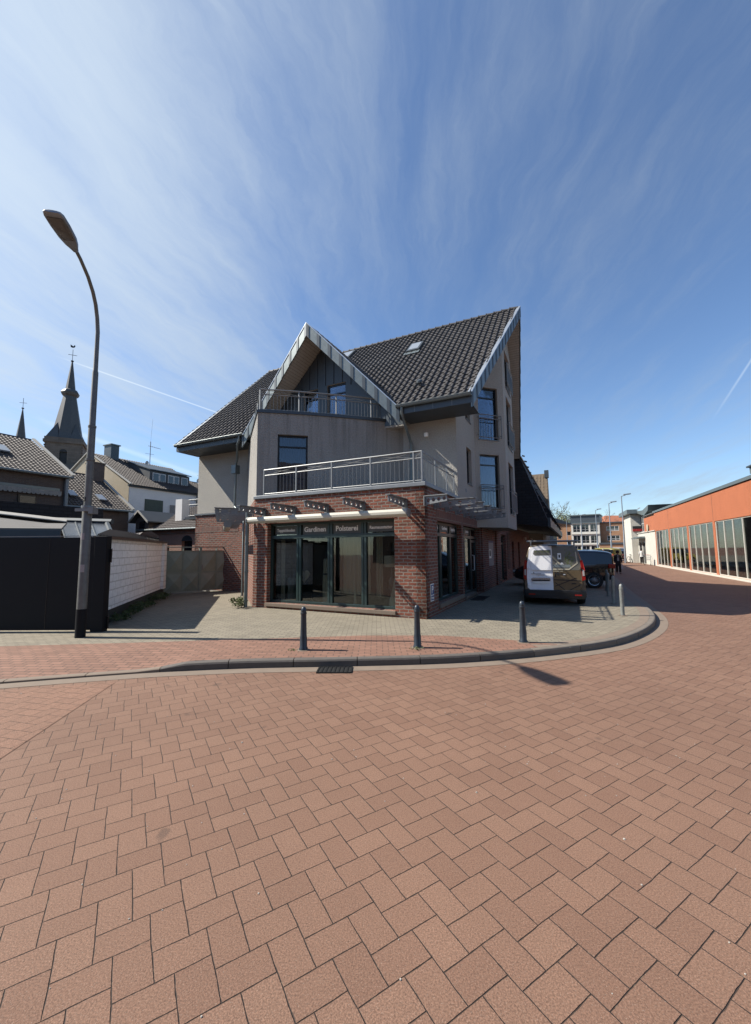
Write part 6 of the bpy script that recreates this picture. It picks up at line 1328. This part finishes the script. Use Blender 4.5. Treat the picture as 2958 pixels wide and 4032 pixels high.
# garage with corrugated verge behind the dark gate, glass roof, trellis terrace
t = thing('felt_roofed_garage', 'low garage with weathered roof and pale corrugated verge behind the sliding gate', 'garage', (-9.8, 12.5, 0))
BASE[t.name] = Vector((-9.8, 12.5, 0))
gA, gB, gC, gD = Vector((-9.8, 12.5, 2.54)), Vector((-16.5, 11.2, 2.60)), Vector((-17.2, 14.6, 3.62)), Vector((-11.95, 15.5, 2.95))
m = MB(); m.prism([gA, gB, gC, gD], (0, 0, -.07)); part('roof', m, 'felt', t); m = MB(); m.prism([(-10.0, 12.65, 0), (-16.4, 11.4, 0), (-17, 14.4, 0), (-12.0, 15.3, 0)], (0, 0, 2.42)); part('wall', m, 'brickdark', t)
m = MB(); m.obox(gA + Vector((.02, -.03, -.30)), gB - gA, (.01, -.05, 0), (0, 0, .24)); part('fascia', m, 'zincd', t)
e = gC - gD; vv = (gA - gD).normalized(); m = MB()
for i in range(6): a0 = -.1 + i * .13; h0, h1 = .09 + .05 * math.sin(i * 1.6), .09 + .05 * math.sin((i + 1) * 1.6); m.prism([gD + vv * a0 + Vector((0, 0, h0)), gD + e + vv * a0 + Vector((0, 0, h0)), gD + e + vv * (a0 + .13) + Vector((0, 0, h1)), gD + vv * (a0 + .13) + Vector((0, 0, h1))], (0, 0, -.03))
part('corrugated_verge', m, 'palesheet', t)
t = thing('glass_lean_to', 'sloping glass roof with dark bars between the garage and the tiled house', 'roof', (-12, 17, 0)); BASE[t.name] = Vector((-12, 17, 0))
a, b, c, d_ = Vector((-12.9, 16.8, 2.2)), Vector((-10.9, 16.8, 2.2)), Vector((-12.75, 19, 3.18)), Vector((-15.0, 19, 3.30))
m = MB(); m.prism([a, b, c, d_], (0, 0, -.03)); part('glazing', m, 'bluepane', t); m = MB()
for f in (0, .33, .66, 1): m.tube([a + (b - a) * f, d_ + (c - d_) * f], .04, 6)
m.tube([d_ + Vector((-4, 0, .18)), c + Vector((.25, 0, .05))], .13, 6); m.tube([c, b], .10, 6); part('glazing_bars', m, 'zincd', t); m = MB(); m.prism([(a.x, a.y + .1, 0), (b.x, b.y + .1, 0), (c.x, c.y, 0), (d_.x, d_.y, 0)], (0, 0, 2.1)); part('wall', m, 'brickdark', t)
t = thing('terrace_fence', 'dark reed screen fence round a roof terrace below the scalloped awning', 'fence', local=(0, 19.5, 0)); m = MB(); m.box(-9, 3.5, 19.45, 19.5, 3.0, 4.1); part('screen', m, 'shingle', t); m = MB(); m.box(-9, 3.5, 19.5, 21.3, 2.7, 2.95); m.box(-9, 3.6, 19.40, 19.55, 2.85, 3.0); part('terrace_slab', m, 'zincd', t); m = MB(); m.box(-9, 3.4, 19.6, 21.3, 0, 2.7); part('wall', m, 'brickdark', t)
m = MB(); m.box(-2.2, -1.2, 19.3, 19.44, 3.3, 4.15); part('brick_pier', m, 'brickdark', t); m = MB(); m.box(-2.3, -1.0, 19.25, 19.5, 4.151, 4.23); part('pier_cap', m, 'palesheet', t)
def shrub(c, r_, label, mat, n, sz, seed, nm='shrub'):
    t = thing(nm, label, 'bush' if nm == 'shrub' else 'tree', c); m = MB()
    for k in range(7): a = k * .9; m.tube([(0, 0, 0), (math.cos(a) * r_[0] * .4, math.sin(a) * r_[1] * .4, r_[2] * 1.2)], [.04, .01], 5)
    part('stems', m, 'bark', t); part('foliage', leaves((0, 0, r_[2]), *r_, n, sz, seed, 16), mat, t, uv=False)
shrub(tuple(l2w(4.0, 19.3, .1)), (.85, .85, 1.65), 'dark shrub growing before the white rear wall, left of the outbuilding', 'leaf', 1800, .06, 21)
shrub(tuple(l2w(8.5, 16.0, .1)), (1.1, 1.1, 3.2), 'golden leaved tree peeping from behind the left wing of the corner house', 'leafgold', 1500, .10, 23, 'tree')
# ---- church
cb = at(*(lambda x, y: (.5994 * x, 1300 + .5994 * y))(430, 930), 74); t = thing('church_tower', 'church tower with slate spire, onion collar and weathercock above the roofs', 'church tower', (cb.x, cb.y, 0), R(28))
z1_, z2_ = 21.6, 22.6; h = 2.75
m = wall(lambda u, d_: (-h + u, -h + d_), [0, 2 * h], [0, z1_], [(2.2, 3.3, 17.8, 20.0)], .5); m.box(-h, h, -h + .51, h, 0, z1_); part('tower_wall', m, 'stone', t)
m = MB(); m.prism([(math.cos(a) * .55 - h + 2.75 , -h + .02, 20.0 + math.sin(a) * .5) for a in [math.pi * k / 10 for k in range(11)]], (0, -.04, 0)); m.box(-.55, .55, -h + .3, -h + .35, 17.8, 20); m.box(h + .001, h + .03, -.55, .55, 17.8, 20.2); part('belfry_opening', m, 'dark', t)
m = MB(); m.box(-h - .25, h + .25, -h - .25, h + .25, z1_ + .001, z1_ + .5); m.box(-h - .1, h + .1, -h - .1, h + .1, z1_ + .501, z2_); part('cornice', m, 'stone', t)
m = MB()
for k in range(8):
    z = 17.4 + k * .5
    for sx_ in (-1, 1): m.box(sx_ * h - .12, sx_ * h + .12, -h - .08, -h + .3, z, z + .26)
part('quoins', m, 'brickdark', t)
z0s = z2_; m = MB(); n = 8
rp_ = lambda r_, z: [(math.cos(math.pi / 8 + 2 * math.pi * k / 8) * r_, math.sin(math.pi / 8 + 2 * math.pi * k / 8) * r_, z) for k in range(8)]
m.loft([rp_(2.75, z0s), rp_(2.35, z0s + 1.2), rp_(1.05, z0s + 8.6), rp_(1.35, z0s + 8.9), rp_(1.5, z0s + 9.3), rp_(1.2, z0s + 9.8), rp_(.8, z0s + 10.1), rp_(.74, z0s + 10.6), rp_(.12, z0s + 15.6)]); part('spire', m, 'slate', t, smooth=False)
m = MB()
for sx_, sy_ in ((-1, -1), (1, -1), (1, 1), (-1, 1)): A_ = Vector((sx_ * 2.7, sy_ * 2.7, z0s)); B1 = Vector((sx_ * 2.7, sy_ * .9, z0s)); C1 = Vector((sx_ * .9, sy_ * 2.7, z0s)); T_ = Vector((sx_ * 1.3, sy_ * 1.3, z0s + 3.2)); m.poly([A_, B1, T_]); m.poly([A_, T_, C1]); m.poly([B1, C1, T_]); m.poly([A_, C1, B1])
part('corner_spires', m, 'slate', t)
def cross(t, z, s=1., cock=False):
    m = MB(); m.lathe((0, 0, z), [(0, 0), (.28 * s, .15 * s), (.28 * s, .35 * s), (0, .5 * s)], 12); m.tube([(0, 0, z + .4 * s), (0, 0, z + 3.0 * s)], .05 * s, 6); m.tube([(-.8 * s, 0, z + 1.7 * s), (.8 * s, 0, z + 1.7 * s)], .05 * s, 6); part('cross', m, 'black', t)
    if cock: m = MB(); m.prism([(-.4, 0, z + 3.0), (-.1, 0, z + 2.9), (.2, 0, z + 3.0), (.35, 0, z + 3.35), (.2, 0, z + 3.5), (0, 0, z + 3.2), (-.2, 0, z + 3.35), (-.45, 0, z + 3.5)], (0, .06, 0)); part('weathercock', m, 'black', t)
cross(t, z0s + 15.5, .85, True)
m = MB(); m.prism([(-3.4, h, 15.2), (-h, -h - 2.5, 0), (h, -h - 2.5, 0), (h, h, 0)], (.1, 0, 0)) if False else m.prism([(-2.4, -h - .02, 0), (h + 1.6, -h - .02, 0), (h + 1.6, -h - .02, 14.5), (h - .2, -h - .02, 17.2), (-2.4, -h - .02, 17.2)], (0, -2.5, 0)); part('nave_roof', m, 'slate', t)
cb = at(81, 1735, 112); t = thing('ridge_turret', 'thin pointed slate turret with a cross left of the church tower', 'spire', (cb.x, cb.y, 0), .3)
zb_ = at(81, 1735, 112).z; zt_ = at(81, 1610, 112).z; m = MB(); m.loft([rp_(1.45, zb_ - 4), rp_(1.2, zb_), rp_(.1, zt_)]); part('spire', m, 'slate', t, smooth=False); m = MB(); m.box(-1.4, 1.4, -1.4, 1.4, 0, zb_ - 4); part('base', m, 'stone', t); cross(t, zt_ - .1, 1.1)

# loose grit and bits of leaf on the paving
rd = random.Random(11); m = MB()
for _ in range(420):
    x, y = rd.uniform(-7, 8), rd.uniform(1.0, 6.0); r_ = rd.uniform(.002, .0055) * (1.8 if rd.random() < .06 else 1); m.lathe((x, y, .001), [(0, -.0), (r_, .0), (r_ * .8, r_ * .7), (0, r_ * .9)], 5)
for _ in range(260):
    x, y = rd.uniform(-5, 4), rd.uniform(6.9, 10.5); r_ = rd.uniform(.003, .008); m.lathe((x, y, .118), [(0, -.0), (r_, .0), (r_ * .8, r_ * .5), (0, r_ * .7)], 5)
o = mesh_obj('grit', m, 'palesheet', uv=False); tag(o, 'pale grit and crumbs scattered over the paving', 'grit', kind='stuff')
# plaster vents and small lamps on the corner house
for x, z in ((4.3, 3.75), (2.9, 3.0)): m = MB(); m.box(x, x + .16, -.012, -.001, z, z + .12); part('vent_grille', m, 'steel', B_)
m = MB(); m.lathe((3.19, 1.0, 5.6), [(0, -.07), (.07, -.06), (.08, 0), (.07, .07), (0, .08)], 12); part('wall_lamp', m, 'letters', B_, smooth=True)
# ================================================================== ACROSS THE STREET, behind the viewer: what the shop glass mirrors
for k, (x0, x1, hh, mt, lb) in enumerate(((-34, -19, 7.2, 'brickdark', 'dark brick row house across the street, left of three'), (-18.6, -3, 6.4, 'brick2', 'red brick row house across the street, middle of three'), (-2.6, 16, 7.6, 'beigerender', 'beige rendered row house across the street, right of three'))):
    t = thing('row_house', lb, 'house', (x0, -15, 0), 0, 'row houses across the street'); BASE[t.name] = Vector((x0, -15, 0)); ws = []
    for fl in range(2):
        for q in range(int((x1 - x0) / 3)): u = 1.0 + q * 3; ws.append((u, u + 1.3, .9 + fl * 3, 2.5 + fl * 3))
    L2 = x1 - x0; m = wall(lambda u, d_, x1=x1: (x1 - u, -15 - d_), [0, L2], [0, hh], ws, .3); m.box(x0, x1, -25, -15.31, 0, hh); part('wall', m, mt, t)
    m = MB(); m.prism([(x0 - .2, -14.6, hh), (x0 - .2, -25.4, hh), (x0 - .2, -20, hh + 4.2)], (L2 + .4, 0, 0)); part('roof', m, 'tileold', t)
    for (a, b, c, e) in ws: m = MB(); m.box(x1 - b, x1 - a, -15.2, -15.14, c, e); part('window', m, 'glassbk', t)
# ---- pieces that only share a builder become parts of their own
def split_parts(names):
    for o in [o for o in bpy.data.objects if o.type == 'MESH' and o.name.split('.')[0] in names]:
        me = o.data; key = lambda v: (round(v.co.x, 3), round(v.co.y, 3), round(v.co.z, 3)); par = {}
        def find(a):
            while par[a] != a: par[a] = par[par[a]]; a = par[a]
            return a
        ks = [key(v) for v in me.vertices]
        for k in ks: par.setdefault(k, k)
        for p in me.polygons:
            r_ = find(ks[p.vertices[0]])
            for v in p.vertices[1:]: par[find(ks[v])] = r_
        comp = {}
        for p in me.polygons: comp.setdefault(find(ks[p.vertices[0]]), set()).add(p.index)
        if len(comp) < 2 or len(comp) > 60: continue
        for i, fs in enumerate(comp.values()):
            bm = bmesh.new(); bm.from_mesh(me); bm.faces.ensure_lookup_table(); bmesh.ops.delete(bm, geom=[f for f in bm.faces if f.index not in fs], context='FACES'); n = bpy.data.meshes.new(o.name.split('.')[0]); bm.to_mesh(n); bm.free()
            for m_ in me.materials: n.materials.append(m_)
            c = o.copy(); c.data = n; COL.objects.link(c); c.parent = o.parent
            if i == 0:
                for ch in kids(o): ch.parent = c
        bpy.data.objects.remove(o)
split_parts({'panel_seam', 'rendered_wall', 'standing_seam', 'pilaster', 'soldier_course', 'fascia_strip', 'end_cap', 'window_sill', 'brick_pier', 'expansion_joint', 'belfry_opening', 'downpipe', 'shop_room', 'corner_spires', 'roof_edge', 'bargeboard', 'dormer_roof', 'verge_board', 'hinge', 'blue_field', 'bay_wall', 'grate_bars', 'bracket_collar'})
